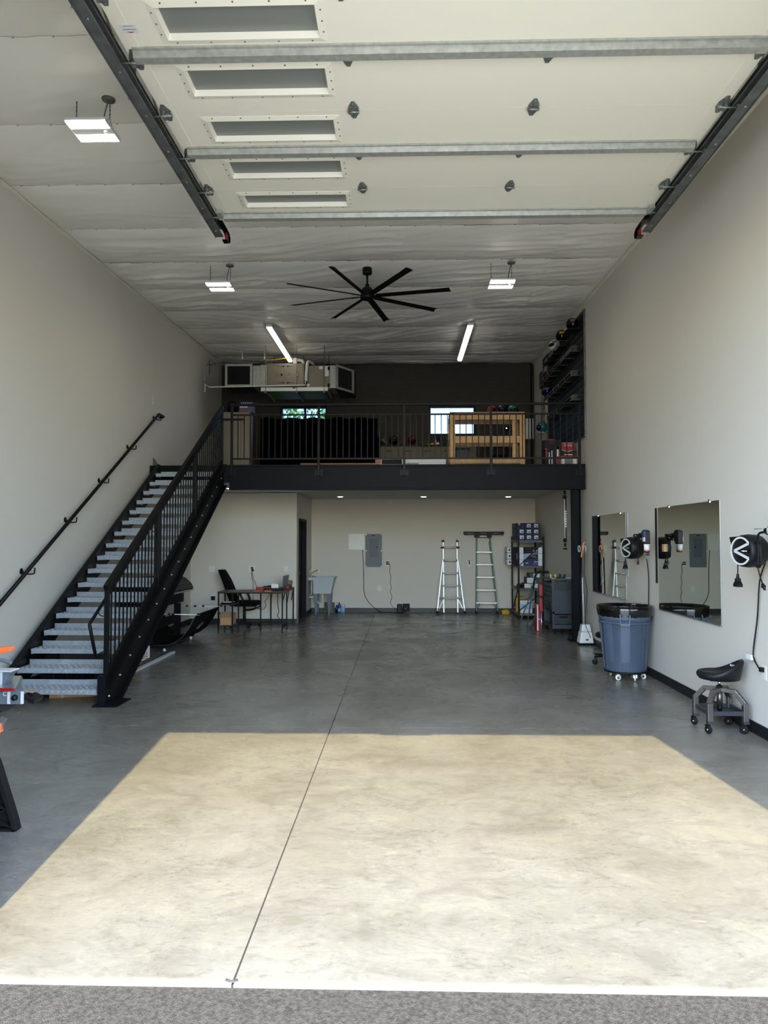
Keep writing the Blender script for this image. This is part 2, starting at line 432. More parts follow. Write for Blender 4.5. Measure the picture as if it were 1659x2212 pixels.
for i, w in enumerate(wins):
    b = B(); t_ = .045
    b.box(w[0], w[1], YB+.02, YB+.14, w[2], w[2]+t_); b.box(w[0], w[1], YB+.02, YB+.14, w[3]-t_, w[3])
    b.box(w[0], w[0]+t_, YB+.02, YB+.14, w[2]+t_, w[3]-t_); b.box(w[1]-t_, w[1], YB+.02, YB+.14, w[2]+t_, w[3]-t_)
    if i == 0: b.box((w[0]+w[1])/2-.0, (w[0]+w[1])/2+.05, YB+.05, YB+.11, w[2]+t_, w[3]-t_)
    wf = b.obj('window_%d' % (i+1), M['black_pc'], bev=.003); wf['kind'] = 'structure'
    b = B(); b.box(w[0]+t_, w[1]-t_, YB+.08, YB+.086, w[2]+t_, w[3]-t_); b.obj('glass', M['glass'], wf)
# roof and insulated ceiling panels
b = B(); b._add([(XL-.2, 2.68, cz(2.68)+.06), (XR+.2, 2.68, cz(2.68)+.06), (XR+.2, 17, cz(17)+.06), (XL-.2, 17, cz(17)+.06),
   (XL-.2, 2.68, 6.3), (XR+.2, 2.68, 6.3), (XR+.2, 17, 6.4), (XL-.2, 17, 6.4)], [(0,3,2,1),(4,5,6,7),(0,1,5,4),(1,2,6,5),(2,3,7,6),(3,0,4,7)])
ce = struct('ceiling', b, M['wall'])
seams = [2.86] + [5.07 + 1.175*k for k in range(-1, 10)] + [YB + .0]
scr = B()
for i in range(len(seams)-1):
    y0, y1 = seams[i], seams[i+1]
    if y1 - y0 < .05: continue
    nx, ny = 200, 34; vs = []
    for j in range(ny+1):
        v = j / ny; y = y0 + .002 + (y1 - y0 - .004) * v
        for k in range(nx+1):
            u = k / nx; x = XL + (XR - XL) * u
            edge = math.sin(PI * min(1, max(0, v)))
            side = min(1.0, (x-XL)/.35, (XR-x)/.35) ** .6 if XL < x < XR else 0.0
            sag = 0.045 * side * edge ** 0.7
            q = Vector((x*0.9, y*1.4, i*3.1))
            sl_ = .45 * noise.noise(Vector((x*.35, i*2.7, 4.0))) * 2
            ridge = 1 - abs(noise.noise(Vector((x*0.7 + y*0.5, (v*1.17 - (x % 2.0 - 1.0)*sl_)*4.6, i*5.0 + math.floor(x/2.0)*0))) * 2)
            ridge2 = 1 - abs(noise.noise(Vector((x*2.2 - y*1.2, y*8.0 + x*.9, i*7.7))) * 2)
            am = 0.6 + 1.5 * max(0, noise.noise(q) + .25)
            am *= min(1, 0.30 + max(0.0, (y - 6.5)) * 0.12)
            w_ = (0.030 * max(0, ridge - .30) + 0.015 * max(0, ridge2 - .35)) * am * (0.25 + 0.75*edge)
            pk = 0.004 * math.sin(x * 2*PI / 0.30) * (1 - edge)
            vs.append((x, y, cz(y) - 0.002 - sag - w_*(.3+.7*side) + pk))
    fs = [(j*(nx+1)+k, (j+1)*(nx+1)+k, (j+1)*(nx+1)+k+1, j*(nx+1)+k+1) for j in range(ny) for k in range(nx)]
    b = B(); b._add(vs, fs, True); b.obj('insulation_panel', M['ceil'], ce)
    if i: 
        for k in range(24):
            x = XL + .15 + k * .30; scr.cyl((x, y0, cz(y0)-.012), (x, y0, cz(y0)), .007, n=6)
sc = scr.obj('screw', M['galv'], ce); sc['kind'] = 'stuff'
for k, (x0, x1) in enumerate(((XL, XL+.045), (XR-.045, XR))):
    b = B(); xs = (x0, x1)
    b._add([(x0, 2.87, cz(2.87)-.04), (x1, 2.87, cz(2.87)-.04), (x1, YB, cz(YB)-.04), (x0, YB, cz(YB)-.04),
            (x0, 2.87, cz(2.87)-.028), (x1, 2.87, cz(2.87)-.028), (x1, YB, cz(YB)-.028), (x0, YB, cz(YB)-.028)], [(0,3,2,1),(4,5,6,7),(0,1,5,4),(1,2,6,5),(2,3,7,6),(3,0,4,7)])
    struct('trim_%d' % (k+1), b, M['door_pan'])
# bathroom block under the mezzanine
b = B(); b.box(XL, -2.1, 14.2, 14.32, 0, 2.575); struct('wall_partition', b, M['wall'])
b = B(); b.box(-2.22, -2.1, 14.32, 14.50, 0, 2.575); b.box(-2.22, -2.1, 15.52, YB, 0, 2.575); b.box(-2.22, -2.1, 14.50, 15.52, 2.08, 2.575)
struct('wall_partition_side', b, M['wall'])
b = B()
b.box(-2.23, -2.085, 14.47, 14.53, 0, 2.08); b.box(-2.23, -2.085, 15.49, 15.55, 0, 2.08); b.box(-2.23, -2.085, 14.53, 15.49, 2.02, 2.08)
b2 = B(); b2.box(-2.22, -2.18, 14.53, 15.49, 0.01, 2.02)
dr = b.obj('door_1', M['steel_dk'], bev=.003); dr['kind'] = 'structure'
b2.obj('door_leaf', M['black_pc'], dr)
b = B(); b.cyl((-2.18, 14.61, .98), (-2.12, 14.61, .98), .012); b.sph((-2.11, 14.61, .98), .026); b.obj('door_knob', M['chrome'], dr)
bb = 0.10
for n, q in (('baseboard_right', (XR-.014, XR, 2.86, YB)), ('baseboard_left', (XL, XL+.014, 2.86, 14.2)), ('baseboard_back', (-2.1, XR-.014, YB-.014, YB)),
             ('baseboard_partition', (XL+.014, -2.086, 14.186, 14.2)), ('baseboard_partition_side', (-2.1, -2.086, 15.55, YB-.014))):
    b = B(); b.box(q[0], q[1], q[2], q[3], 0, bb); b.obj(n, M['base'], bev=.003)['kind'] = 'structure'

# ================================================================ mezzanine
mz = thing('mezzanine', 'dark steel framed mezzanine deck spanning the back of the workshop', 'mezzanine', (0, 11.85, 0))
b = B(); b.box(XL+.001, XR-.001, 12.08, YB-.001, 2.64, 2.88); b.obj('deck', M['steel_dk'], mz)
b = B(); b.box(XL+.001, XR-.001, 12.08, YB-.001, 2.585, 2.64); b.obj('soffit', M['soffit'], mz)
b = B(); b.box(-2.87, 2.965, 11.80, 12.0, 2.855, 2.885); b.box(-2.87, 2.965, 11.80, 12.0, 2.475, 2.50); b.box(-2.87, 2.965, 11.815, 11.84, 2.50, 2.855); b.box(-2.87, 2.965, 11.84, 12.08, 2.60, 2.88)
b.obj('front_beam', M['steel_dk'], mz, bev=.003)
b = B(); b.box(XL+.002, -2.87, 11.82, 12.08, 2.60, 2.88); b.obj('landing_header', M['steel_dk'], mz, bev=.004)
b = B(); b.box(2.765, 2.775, 11.84, 12.0, 0.02, 2.475); b.box(2.885, 2.895, 11.84, 12.0, 0.02, 2.475); b.box(2.775, 2.885, 11.905, 11.93, 0.02, 2.475)
b.obj('column', M['steel_dk'], mz, bev=.002)
b = B(); b.box(2.70, 2.93, 11.78, 12.05, 0, 0.02)
for x in (2.72, 2.91):
    for y in (11.81, 12.02): b.cyl((x, y, .02), (x, y, .05), .012, n=6)
b.obj('base_plate', M['steel_dk'], mz)
gr = thing('guard_railing', 'black steel guard railing along the mezzanine edge', 'railing', (0, 11.76, 2.6))
px = [-2.82, -1.385, 0.017, 1.433, 2.865]
for x in px:
    b = B(); b.box(x-.02, x+.02, 11.745, 11.785, 2.70, 3.85)
    b.obj('post', M['black_pc'], gr, bev=.003)
    b = B(); b.box(x-.07, x+.07, 11.786, 11.80, 2.70, 2.80); b.obj('bracket', M['black_pc'], gr)
b = B(); b.box(-2.85, 2.89, 11.735, 11.795, 3.85, 3.885); b.obj('top_rail', M['black_pc'], gr, bev=.004)
b = B(); b.box(-2.80, 2.845, 11.75, 11.78, 3.69, 3.715); b.obj('upper_rail', M['black_pc'], gr)
b = B(); b.box(-2.80, 2.845, 11.75, 11.78, 2.965, 2.99); b.obj('lower_rail', M['black_pc'], gr)
bal = None
for i in range(4):
    for k in range(1, 14):
        x = px[i] + (px[i+1]-px[i]) * k / 14
        if bal is None:
            b = B(); b.box(x-.007, x+.007, 11.758, 11.772, 2.99, 3.69); bal = b.obj('baluster', M['black_pc'], gr); bx = x
        else:
            o = bal.copy(); C.objects.link(o); o.location = bal.location + Vector((x-bx, 0, 0))

# ================================================================ staircase
st = thing('staircase', 'black steel staircase with galvanised open treads against left wall', 'staircase', (-3.48, 7.3, 0))
RI, GO = 0.16, 0.274
def sy(k): return 11.82 - GO * (18 - k)          # nosing of step k
SL = RI / GO
def stringer(xc, side):
    b = B()
    # web as a sheared plate, flanges along its edges
    yb = 7.16
    def line(off, y): return (y - sy(1)) * SL + RI + off
    top, bot = .012, -.345
    def poly(lo, hi):
        ya = 7.155; yz = 11.83
        pl = [(ya, max(0, line(lo, ya))), (ya, line(hi, ya)), (yz, line(hi, yz)), (yz, line(lo, yz))]
        if line(lo, ya) < 0:
            y0 = sy(1) - (RI + lo) / SL; pl = [(ya, 0.012), (ya, line(hi, ya)), (yz, line(hi, yz)), (yz, line(lo, yz)), (y0, 0.012)]
        return pl
    b.prism(poly(bot, top), 'x', xc-.006, xc+.006)
    x0, x1 = (xc, xc+.055) if side > 0 else (xc-.055, xc)
    def fl(lo, hi):
        ya = 7.16 if hi > 0 else sy(1) - (RI + lo)/SL
        b.prism([(ya, line(lo, ya)), (ya, line(hi, ya)), (11.83, line(hi, 11.83)), (11.83, line(lo, 11.83))], 'x', x0, x1)
    fl(top-.012, top); fl(bot, bot+.012)
    return b
stringer(-4.03, -1).obj('stringer', M['black_pc'], st)
s2 = stringer(-2.965, 1).obj('stringer', M['black_pc'], st)
for k in range(1, 18):
    for dy in (.07,):
        y = sy(k) + dy; z = RI*k - .075
        b = B(); b.cyl((-2.959, y, z), (-2.942, y, z), .010, n=6); b.obj('bolt', M['galv'], st) if k == 1 else None
        if k == 1: bolt = [o for o in st.children if o.name.startswith('bolt')][0]
        else:
            o = bolt.copy(); C.objects.link(o); o.location = bolt.location + Vector((0, GO*(k-1), RI*(k-1)))
b = B(); b.box(-3.07, -2.82, 7.10, 7.48, 0, .012); b.obj('base_plate', M['steel_dk'], st)
# one tread, then sixteen copies
y0 = sy(1); z = RI; x0, x1 = -4.0, -2.985
b = B()
b.box(x0, x1, y0, y0+.25, z-.006, z); b.box(x0, x1, y0, y0+.006, z-.05, z-.006); b.box(x0, x1, y0+.25, y0+.256, z-.006, z+.052)
b.box(x0, x0+.005, y0+.006, y0+.25, z-.06, z-.006); b.box(x1-.005, x1, y0+.006, y0+.25, z-.06, z-.006)
tr = b.obj('tread', M['tread'], st)
b = B()
n = 17
for k in range(n):
    x = x0 + .04 + (x1-x0-.08)*k/(n-1)
    for j, yy in enumerate((.03, .075, .12, .165, .21)):
        b.lathe([(.013, 0), (.009, .006), (.004, .006), (.004, .001)], (x + (.02 if j % 2 else 0)*(1 if k < n-1 else -1), y0+yy, z), n=6, smooth=False)
    b.lathe([(.011, 0), (.007, .004), (.0, .001)], (x, y0, z-.022), axis=(0, -1, 0), n=6, smooth=False)
gb = b.obj('grip_button', M['tread'], tr); gb['kind'] = 'stuff'
for k in range(2, 18):
    dup(tr, loc=tr.location + Vector((0, GO*(k-1), RI*(k-1))), parent=st)
# balustrade on the open side
gx = -2.985
pys = [7.235, 8.72, 10.27, 11.77]
def tl(y, off): return (y - 7.25) * SL + off
for i, y in enumerate(pys):
    b = B(); b.box(gx-.0215, gx+.0215, y-.0215, y+.0215, tl(y, .20), tl(y, 1.19)); b.obj('post', M['black_pc'], st, bev=.003)
b = B(); b.box(-3.03, -2.955, 7.13, 7.20, .012, .30); b.obj('newel_foot', M['steel_dk'], st, bev=.004)
b = B(); b.bar((gx, 7.20, tl(7.20, 1.195)), (gx, 11.80, tl(11.80, 1.195)), .05, .05); b.obj('top_rail', M['black_pc'], st, bev=.004)
b = B(); b.bar((gx, 7.26, tl(7.26, .283)), (gx, 11.76, tl(11.76, .283)), .03, .10); b.obj('lower_rail', M['black_pc'], st)
b = B(); b.bar((gx, 7.26, tl(7.26, 1.13)), (gx, 11.76, tl(11.76, 1.13)), .03, .025); b.obj('upper_rail', M['black_pc'], st)
bal = None
for i in range(3):
    for k in range(1, 14):
        y = pys[i] + (pys[i+1]-pys[i])*k/14
        if bal is None:
            b = B(); b.box(gx-.007, gx+.007, y-.007, y+.007, tl(y, .34), tl(y, 1.13)); bal = b.obj('baluster', M['black_pc'], st); by = y
        else:
            o = bal.copy(); C.objects.link(o); o.location = bal.location + Vector((0, y-by, (y-by)*SL))
b = B()
hy = lambda y: tl(y, .98)
b.tube([(gx-.07, 11.7, hy(11.7)), (gx-.07, 7.0, hy(7.0)), (gx-.07, 6.99, hy(7.0)-.01), (gx-.07, 7.14, .50), (gx-.07, 7.15, .49), (gx-.02, 7.24, .52), (gx, 7.24, .52)], .017, 10)
b.obj('handrail', M['black_pc'], st)
for y in (7.22, 8.70, 10.25, 11.6):
    b = B(); b.tube(curve_pts([(gx-.07, y-.02, hy(y-.02)-.015), (gx-.07, y-.01, hy(y)-.06), (gx-.04, y, hy(y)-.08), (gx-.01, y+.01, hy(y)-.075)], 4), .006, 6); b.obj('rail_bracket', M['black_pc'], st)
# extension rail at the head of the stairs
b = B(); b.box(-2.985, -2.60, 11.68, 11.71, 3.60, 3.635); b.obj('landing_bar', M['black_pc'], st)
# wall mounted handrail
wr = thing('wall_handrail', 'black tubular handrail fixed to left wall beside the stairs', 'handrail', (-4.15, 7.3, 1.0))
hz = lambda y: (y - 7.27) * .5885 + 1.0
b = B(); b.tube([(-4.1, 6.7, hz(6.7)), (-4.1, 11.93, hz(11.93)), (-4.1, 11.96, hz(11.95)+.005), (-4.1, 12.2, hz(11.95)+.005), (-4.13, 12.24, hz(11.95)), (-4.19, 12.25, hz(11.95))], .021, 12)
b.obj('rail', M['black_pc'], wr)
for y in (7.88, 8.89, 9.86, 10.87, 12.0):
    z = min(hz(y), hz(11.95))
    b = B(); b.lathe([(.034, 0), (.034, .006), (.01, .012)], (-4.199, y-.03, z-.055), axis=(1, 0, 0), n=16)
    b.tube(curve_pts([(-4.195, y-.03, z-.055), (-4.13, y-.02, z-.085), (-4.10, y+.01, z-.085), (-4.10, y+.06, z-.08), (-4.10, y+.075, z-.02 if y < 11.9 else z-.03)], 5), .008, 8)
    b.obj('bracket', M['black_pc'], wr)

# ================================================================ overhead door, tracks
ZD = 4.9
od = thing('overhead_door', 'cream insulated sectional door raised flat under the ceiling', 'garage door', (.29, 5, ZD))
DX0, DX1 = -1.835, 2.42
sec = [7.08, 6.54, 5.94, 5.33, 4.72, 4.12, 3.51, 2.90]
wy = {0: (6.645, 6.885), 1: (6.04, 6.32), 2: (5.44, 5.72), 3: (4.83, 5.12), 4: (4.24, 4.53)}
WX0, WX1 = -1.52, -.535
for i in range(7):
    y1, y0 = sec[i] - .002, sec[i+1] + .002
    b = B(); zt = ZD + .045
    if i in wy:
        a, c = wy[i]
        for q in ((DX0, WX0, y0, y1), (WX1, DX1, y0, y1), (WX0, WX1, y0, a), (WX0, WX1, c, y1)): b.box(*q, ZD, zt)
    else: b.box(DX0, DX1, y0, y1, ZD, zt)
    s = b.obj('section', M['door_pan'], od)
    if i in wy:
        a, c = wy[i]; e = .045; b = B()
        for (p, q) in (((WX0-e, a-e), (WX1+e, a-e)), ((WX1+e, a-e), (WX1+e, c+e)), ((WX1+e, c+e), (WX0-e, c+e)), ((WX0-e, c+e), (WX0-e, a-e))):
            def inn(p, d): return (min(max(p[0], WX0+d), WX1-d), min(max(p[1], a+d), c-d))
            A1, B1 = inn(p, 0), inn(q, 0); A2, B2 = inn(p, .012), inn(q, .012)
            b.quad((*p, ZD-.002), (*q, ZD-.002), (*B1, ZD-.012), (*A1, ZD-.012))
            b.quad((*A1, ZD-.012), (*B1, ZD-.012), (*B2, ZD+.03), (*A2, ZD+.03))
            b.quad((*p, ZD+.002), (*q, ZD+.002), (*q, ZD-.002), (*p, ZD-.002))
        b.obj('window_frame', M['door_pan'], s)
        b = B(); b.box(WX0, WX1, a, c, ZD+.030, ZD+.036); b.obj('pane', M['pane'], s)
        b = B()
        for k in range(5):
            for yy in (a-.03, c+.03): b.cyl((WX0+.05+(WX1-WX0-.1)*k/4, yy, ZD-.008), (WX0+.05+(WX1-WX0-.1)*k/4, yy, ZD-.002), .006, n=6)
        for k in range(3):
            for xx in (WX0-.03, WX1+.03): b.cyl((xx, a+(c-a)*(k+.5)/3, ZD-.008), (xx, a+(c-a)*(k+.5)/3, ZD-.002), .006, n=6)
        so = b.obj('screw', M['galv_dk'], s); so['kind'] = 'stuff'
    # vertical end stiles
    b = B(); b.box(DX0, DX0+.10, y0, y1, ZD-.003, ZD); b.box(DX1-.10, DX1, y0, y1, ZD-.003, ZD); b.obj('end_stile', M['door_pan'], s)
def hinge(x, y, parent, roller=0):
    b = B(); z = ZD - .002
    for sg in (-1, 1):
        pl = [(-.042, .005), (.042, .005), (.042, .030), (.012, .105), (-.012, .105), (-.042, .030)]
        b.prism([(x+u, y+sg*v) for u, v in (pl if sg > 0 else pl[::-1])], 'z', z-.004, z)
        for u, v in ((0, .082), (-.02, .04), (.02, .04)): b.cyl((x+u, y+sg*v, z-.011), (x+u, y+sg*v, z-.004), .006, n=6)
    b.cyl((x-.045, y, z-.018), (x+.045, y, z-.018), .009, n=8)
    b.box(x-.04, x-.034, y-.02, y+.02, z-.022, z); b.box(x+.034, x+.04, y-.02, y+.02, z-.022, z)
    if roller:
        xe = x + roller*.10
        b.prism([(x+roller*.0, y-.035), (x+roller*.0, y+.02), (x+roller*.02, y+.02), (x+roller*.02, y-.035)], 'z', z-.05, z-.004)
        b.cyl((x-roller*.05, y-.03, z-.045), (xe, y-.03, z-.045), .007, n=8)
        b.cyl((xe-.008, y-.03, z-.045), (xe+.012*roller, y-.03, z-.045), .022, n=14)
    return b.obj('roller_hinge' if roller else 'hinge', M['hinge'], parent)
secs = [o for o in od.children]
for i in range(1, 6):
    for x in (-.372, .98): hinge(x, sec[i], secs[i])
    hinge(-1.80, sec[i], secs[i], -1); hinge(2.385, sec[i], secs[i], 1)
for y in (7.04, 5.845, 4.635, 3.43):
    b = B()
    # hat-shaped strut: web faces the opening
    pl = [(y-.035, ZD-.001), (y-.035, ZD-.010), (y-.012, ZD-.010), (y-.002, ZD-.052), (y+.055, ZD-.052), (y+.055, ZD-.040), (y+.060, ZD-.040), (y+.060, ZD-.056), (y-.007, ZD-.056), (y-.017, ZD-.014), (y-.040, ZD-.014), (y-.040, ZD-.001)]
    b.prism(pl, 'x', -1.79, 2.385)
    b.obj('strut', M['galv'], od)
for sgn, x in ((-1, -1.835), (1, 2.385)):
    b = B(); b.box(x-.0, x+.055, 6.93, 7.06, ZD-.045, ZD-.003); b.cyl((x+.02, 7.06, ZD-.03), (x+.02 + sgn*.08, 7.06, ZD-.03), .007, n=8)
    b.obj('corner_bracket', M['galv'], od, bev=.003)
b = B(); b.box(DX0, DX1, 7.08, 7.11, ZD-.01, ZD+.04); b.obj('bottom_seal', M['rubber'], od)
b = B(); b.box(-1.79, -1.685, 4.385, 4.465, ZD-.0055, ZD-.0035); lb = b.obj('maker_label', M['paper'], secs[4])
def flat_text(s, size, m, parent, loc, name='lettering', rz=PI, sx=1.0):
    return text(s, size, m, parent, loc, (PI, 0, rz), name, sx=sx)
text('CONTINENTAL', .0125, M['ink'], lb, (-1.7375, 4.428, ZD-.0058), (PI, 0, PI), 'lettering')
text('MANUFACTURED BY', .0075, M['ink'], lb, (-1.7375, 4.400, ZD-.0058), (PI, 0, PI), 'lettering')
b = B(); b.prism([(-1.765, 4.450), (-1.71, 4.450), (-1.7375, 4.46)], 'z', ZD-.0058, ZD-.0054); b.obj('emblem', M['redbr'], lb)
for sgn, x, nm in ((-1, -1.905, 'galvanised horizontal track on the window side of the raised door'), (1, 2.49, 'galvanised horizontal track beside the right wall')):
    tk = thing('door_track', nm, 'door track', (x, 5, 4.8))
    b = B()
    xi = x - sgn*.035; xo = x + sgn*.040
    # C channel with rolled lips, open towards the door
    pl = [(xi, 4.80), (xo-.0, 4.80), (xo, 4.885), (xi, 4.885), (xi, 4.870), (xi+sgn*.004, 4.870), (xi+sgn*.004, 4.881), (xo-sgn*.004, 4.881), (xo-sgn*.004, 4.804), (xi+sgn*.004, 4.804), (xi+sgn*.004, 4.815), (xi, 4.815)]
    b.prism(pl, 'y', 2.9, 7.36)
    b.obj('channel', M['galv_dk'], tk)
    b = B(); b.box(min(xo, xo+sgn*.004), max(xo, xo+sgn*.004), 2.9, 7.36, 4.79, 4.95); b.box(min(xo, xo-sgn*.05), max(xo, xo-sgn*.05), 2.9, 7.36, 4.95, 4.954)
    b.obj('angle_iron', M['galv_dk'], tk)
    b = B()
    for k in range(9): b.cyl((x, 3.2+.5*k, 4.793), (x, 3.2+.5*k, 4.80), .009, n=6)
    q = b.obj('bolt', M['alu'], tk); q['kind'] = 'stuff'
    for yy in (4.15, 5.05, 6.88):
        b = B(); w = .045; zt = cz(yy) - .03
        b.box(xo, xo+sgn*.003, yy, yy+w, 4.83, zt) if sgn > 0 else b.box(xo-.003, xo, yy, yy+w, 4.83, zt)
        b.box(min(xo, xo+sgn*.04), max(xo, xo+sgn*.04), yy, yy+.003, 4.83, zt)
        b.bar((x+sgn*.04, yy+.03, zt-.02), (x+sgn*.01, yy+.45, 4.97), .003, .035)
        b.obj('hanger', M['galv'], tk)
    b = B(); b.bar((x-.22 if sgn < 0 else x+.02, 4.17, zt), (x+.1 if sgn < 0 else x+.30, 4.17, zt), .035, .004) ; b.obj('cross_angle', M['galv'], tk)
    bs = B(); xm = x - sgn*.055
    arc = [(7.16, 4.865), (7.20, 4.865), (7.33, 4.86), (7.40, 4.845)] 
    P = [(y_, z_) for y_, z_ in ((7.13, 4.872), (7.33, 4.872), (7.43, 4.865), (7.475, 4.83), (7.47, 4.785), (7.42, 4.76), (7.34, 4.765))]
    for i in range(len(P)-1): bs.bar((xm, P[i][0], P[i][1]), (xm, P[i+1][0], P[i+1][1]), .055, .007, up=(0, 0, 1))
    bs.obj('spring_bumper', M['black_gl'], tk)
    bs = B(); bs.box(xm-sgn*.002, xm-sgn*.002+.012, 7.36, 7.44, 4.775, 4.85); bs.obj('red_stop', M['redbr'], tk)['label'] = 'red stop block'

# ================================================================ lights and fan
def high_bay(x, y, z, label):
    t = thing('high_bay_light', label, 'ceiling light', (x, y, z), 'suspended flat LED high bay lights')
    w, d = .17, .155
    b = B(); b.box(x-w, x+w, y-d, y+d, z+.012, z+.035); b.box(x-w, x-w+.006, y-d, y+d, z, z+.012); b.box(x+w-.006, x+w, y-d, y+d, z, z+.012)
    b.box(x-w+.006, x+w-.006, y-.045, y+.045, z+.004, z+.012)
    b.obj('housing', M['white_mt'], t, bev=.002)
    for s_ in (-1, 1):
        c = y + s_*.098; b = B(); b.box(x-w+.008, x+w-.008, c-.05, c+.05, z+.001, z+.012); b.obj('led_strip', M['led'], t)
    b = B(); b.lathe([(.022, 0), (.018, -.008), (0, -.012)], (x+.11, y+.005, z+.004), n=14); b.obj('sensor', M['white'], t)
    zc = cz(y) - .058
    for s_ in (-1, 1):
        b = B(); xx = x + s_*(w-.03)
        zm = z + (zc-z)*.45
        b.tube([(xx, y-.08, z+.035), (xx, y, zm), (xx, y+.08, z+.035)], .0022, 5); 
        n = 8
        for k in range(n):
            za = zm + (zc-zm)*k/n; zb = zm + (zc-zm)*(k+1)/n
            b.bar((xx, y, za), (xx, y, zb-.004), .010 if k % 2 else .004, .004 if k % 2 else .010)
        b.obj('chain', M['galv_dk'], t)
    b = B(); b.lathe([(.055, 0), (.052, -.012), (.02, -.016)], (x+w-.035, y-.02, zc), n=20); b.obj('junction_cover', M['galv_dk'], t)
    b = B(); b.tube(curve_pts([(x+w-.035, y-.02, zc-.015), (x+w-.06, y-.02, zc-.10), (x+w-.075, y, z+.12), (x+w-.06, y+.01, z+.035)], 6), .006, 6); b.obj('power_cord', M['galv_dk'], t)
high_bay(-2.57, 5.80, 5.03, 'flat white light hanging above the left end of the raised door')
high_bay(-2.52, 9.78, 5.13, 'flat white light hanging between ceiling fan and left wall')
high_bay(1.345, 9.78, 5.13, 'flat white light hanging between ceiling fan and right wall')
for x, lb_ in ((-2.40, 'long white LED batten over the hanging furnace unit'), (1.20, 'long white LED batten over the lumber frame')):
    y0, y1 = 12.72, 15.2; zz = cz(12.7) - .13
    zt2 = cz(12.7) - .085
    t = thing('strip_light', lb_, 'ceiling light', (x, 13.96, zz), 'LED battens over the mezzanine')
    b = B(); b.prism([(x-.05, zt2), (x-.055, zz), (x+.055, zz), (x+.05, zt2)], 'y', y0, y1); b.obj('body', M['white_mt'], t)
    b = B(); b.prism([(x-.05, zz), (x-.035, zz-.03), (x+.035, zz-.03), (x+.05, zz)], 'y', y0+.03, y1-.02); b.obj('diffuser', M['led_st'], t)
CL = [(-3.13, 12.95, 'left, above the desk edge'), (-1.36, 12.98, ''), (.43, 13.02, ''), (2.24, 13.05, ''), (-1.36, 15.55, ''), (.44, 15.6, ''), (2.27, 15.65, '')]
names = ['recessed light nearest the staircase under the mezzanine', 'front recessed light above the white sink side of the room', 'front recessed light over the middle of the floor',
         'front recessed light before the storage rack', 'rear recessed light beside the bathroom door', 'rear recessed light near the electrical panel', 'rear recessed light over the green ladder']
for (x, y, _), nm in zip(CL, names):
    t = thing('recessed_light', nm, 'ceiling light', (x, y, 2.585), 'recessed lights under the mezzanine')
    b = B(); b.lathe([(.085, 0), (.085, -.006), (.068, -.008), (.066, 0)], (x, y, 2.585), n=20); b.obj('trim_ring', M['white_mt'], t)
    b = B(); b.lathe([(.064, -.001), (.05, -.014), (0, -.018)], (x, y, 2.585), n=20); b.obj('lens', M['led_lo'], t)
fx, fy, fz = -.50, 9.97, 5.06
fn = thing('ceiling_fan', 'large black eight blade ceiling fan on a short downrod', 'ceiling fan', (fx, fy, fz))
b = B(); b.lathe([(.066, 0), (.066, -.075), (.058, -.085), (0, -.085)], (fx, fy, cz(fy)-.045), n=24); b.obj('canopy', M['black_pc'], fn)
b = B(); b.cyl((fx, fy, 5.20), (fx, fy, cz(fy)-.09), .014); b.obj('downrod', M['black_pc'], fn)
b = B(); b.lathe([(0, -.065), (.07, -.065), (.10, -.045), (.10, -.005), (.085, .01), (.09, .04), (.075, .085), (.045, .11), (.03, .12), (.03, .15), (.018, .155)], (fx, fy, fz+.01), n=28); b.obj('motor_housing', M['black_pc'], fn)
for a in (-109.5, -60, -12, 33, 78, 120, 162, 207):
    b = B(); a_ = math.radians(a); R = Matrix.Rotation(a_, 3, 'Z') @ Matrix.Rotation(math.radians(-14), 3, 'X')
    Lb = 1.16
    nseg = 6; vs = []
    for i in range(nseg+1):
        u = .13 + (Lb-.13)*i/nseg; hw = .042 if i < nseg else .048
        for (yy, zz) in ((-hw, -.004), (0, .004), (hw, -.004), (hw, -.009), (0, -.002), (-hw, -.009)):
            vs.append(Vector((fx, fy, fz)) + R @ Vector((u + (0.012 if i == nseg and yy > 0 else 0), yy, zz)))
    fs = [(i*6+k, i*6+(k+1) % 6, (i+1)*6+(k+1) % 6, (i+1)*6+k) for i in range(nseg) for k in range(6)] + [(5,4,3,2,1,0), tuple(nseg*6+k for k in range(6))]
    b._add(vs, fs); b.obj('blade', M['black_pc'], fn)
    b = B(); R2 = Matrix.Rotation(a_, 3, 'Z'); b.obox(Vector((fx, fy, fz)) + R2 @ Vector((.15, 0, -.01)), (.16, .045, .008), R); b.obj('blade_arm', M['black_pc'], fn)

# ================================================================ right wall: mirrors, reels, cords
def mirror(y0, y1, z0, z1, lab, strip_y, strip_z, smat):
    t = thing('wall_mirror', lab, 'mirror', (XR, (y0+y1)/2, z0), 'frameless mirrors on the right wall')
    b = B(); b.box(XR-.014, XR-.008, y0, y1, z0, z1); b.obj('mirror_glass', M['mirror'], t)
    b = B(); b.box(XR-.008, XR-.001, y0-.001, y1+.001, z0-.001, z1+.001); b.obj('backing', M['alu'], t)
    b = B(); b.box(XR-.02, XR-.001, y0+.01, y1-.01, z0-.012, z0-.001); b.obj('bottom_channel', M['alu'], t)
    for y in (y0+.22, y1-.35):
        b = B(); b.box(XR-.020, XR-.001, y-.015, y+.015, z1-.012, z1+.018); b.obj('clip', M['chrome'], t)
    b = B(); b.box(XR-.016, XR-.001, strip_y-.025, strip_y+.005, strip_z, z1); b.obj('edge_strip', smat, t)
mirror(6.90, 8.55, .848, 2.025, 'large frameless mirror near the wheeled stool', 8.64, 1.14, M['black'])
mirror(9.80, 11.50, .848, 2.020, 'large frameless mirror above the grey trash can, beside white steamer', 9.74, 1.16, M['alu'])

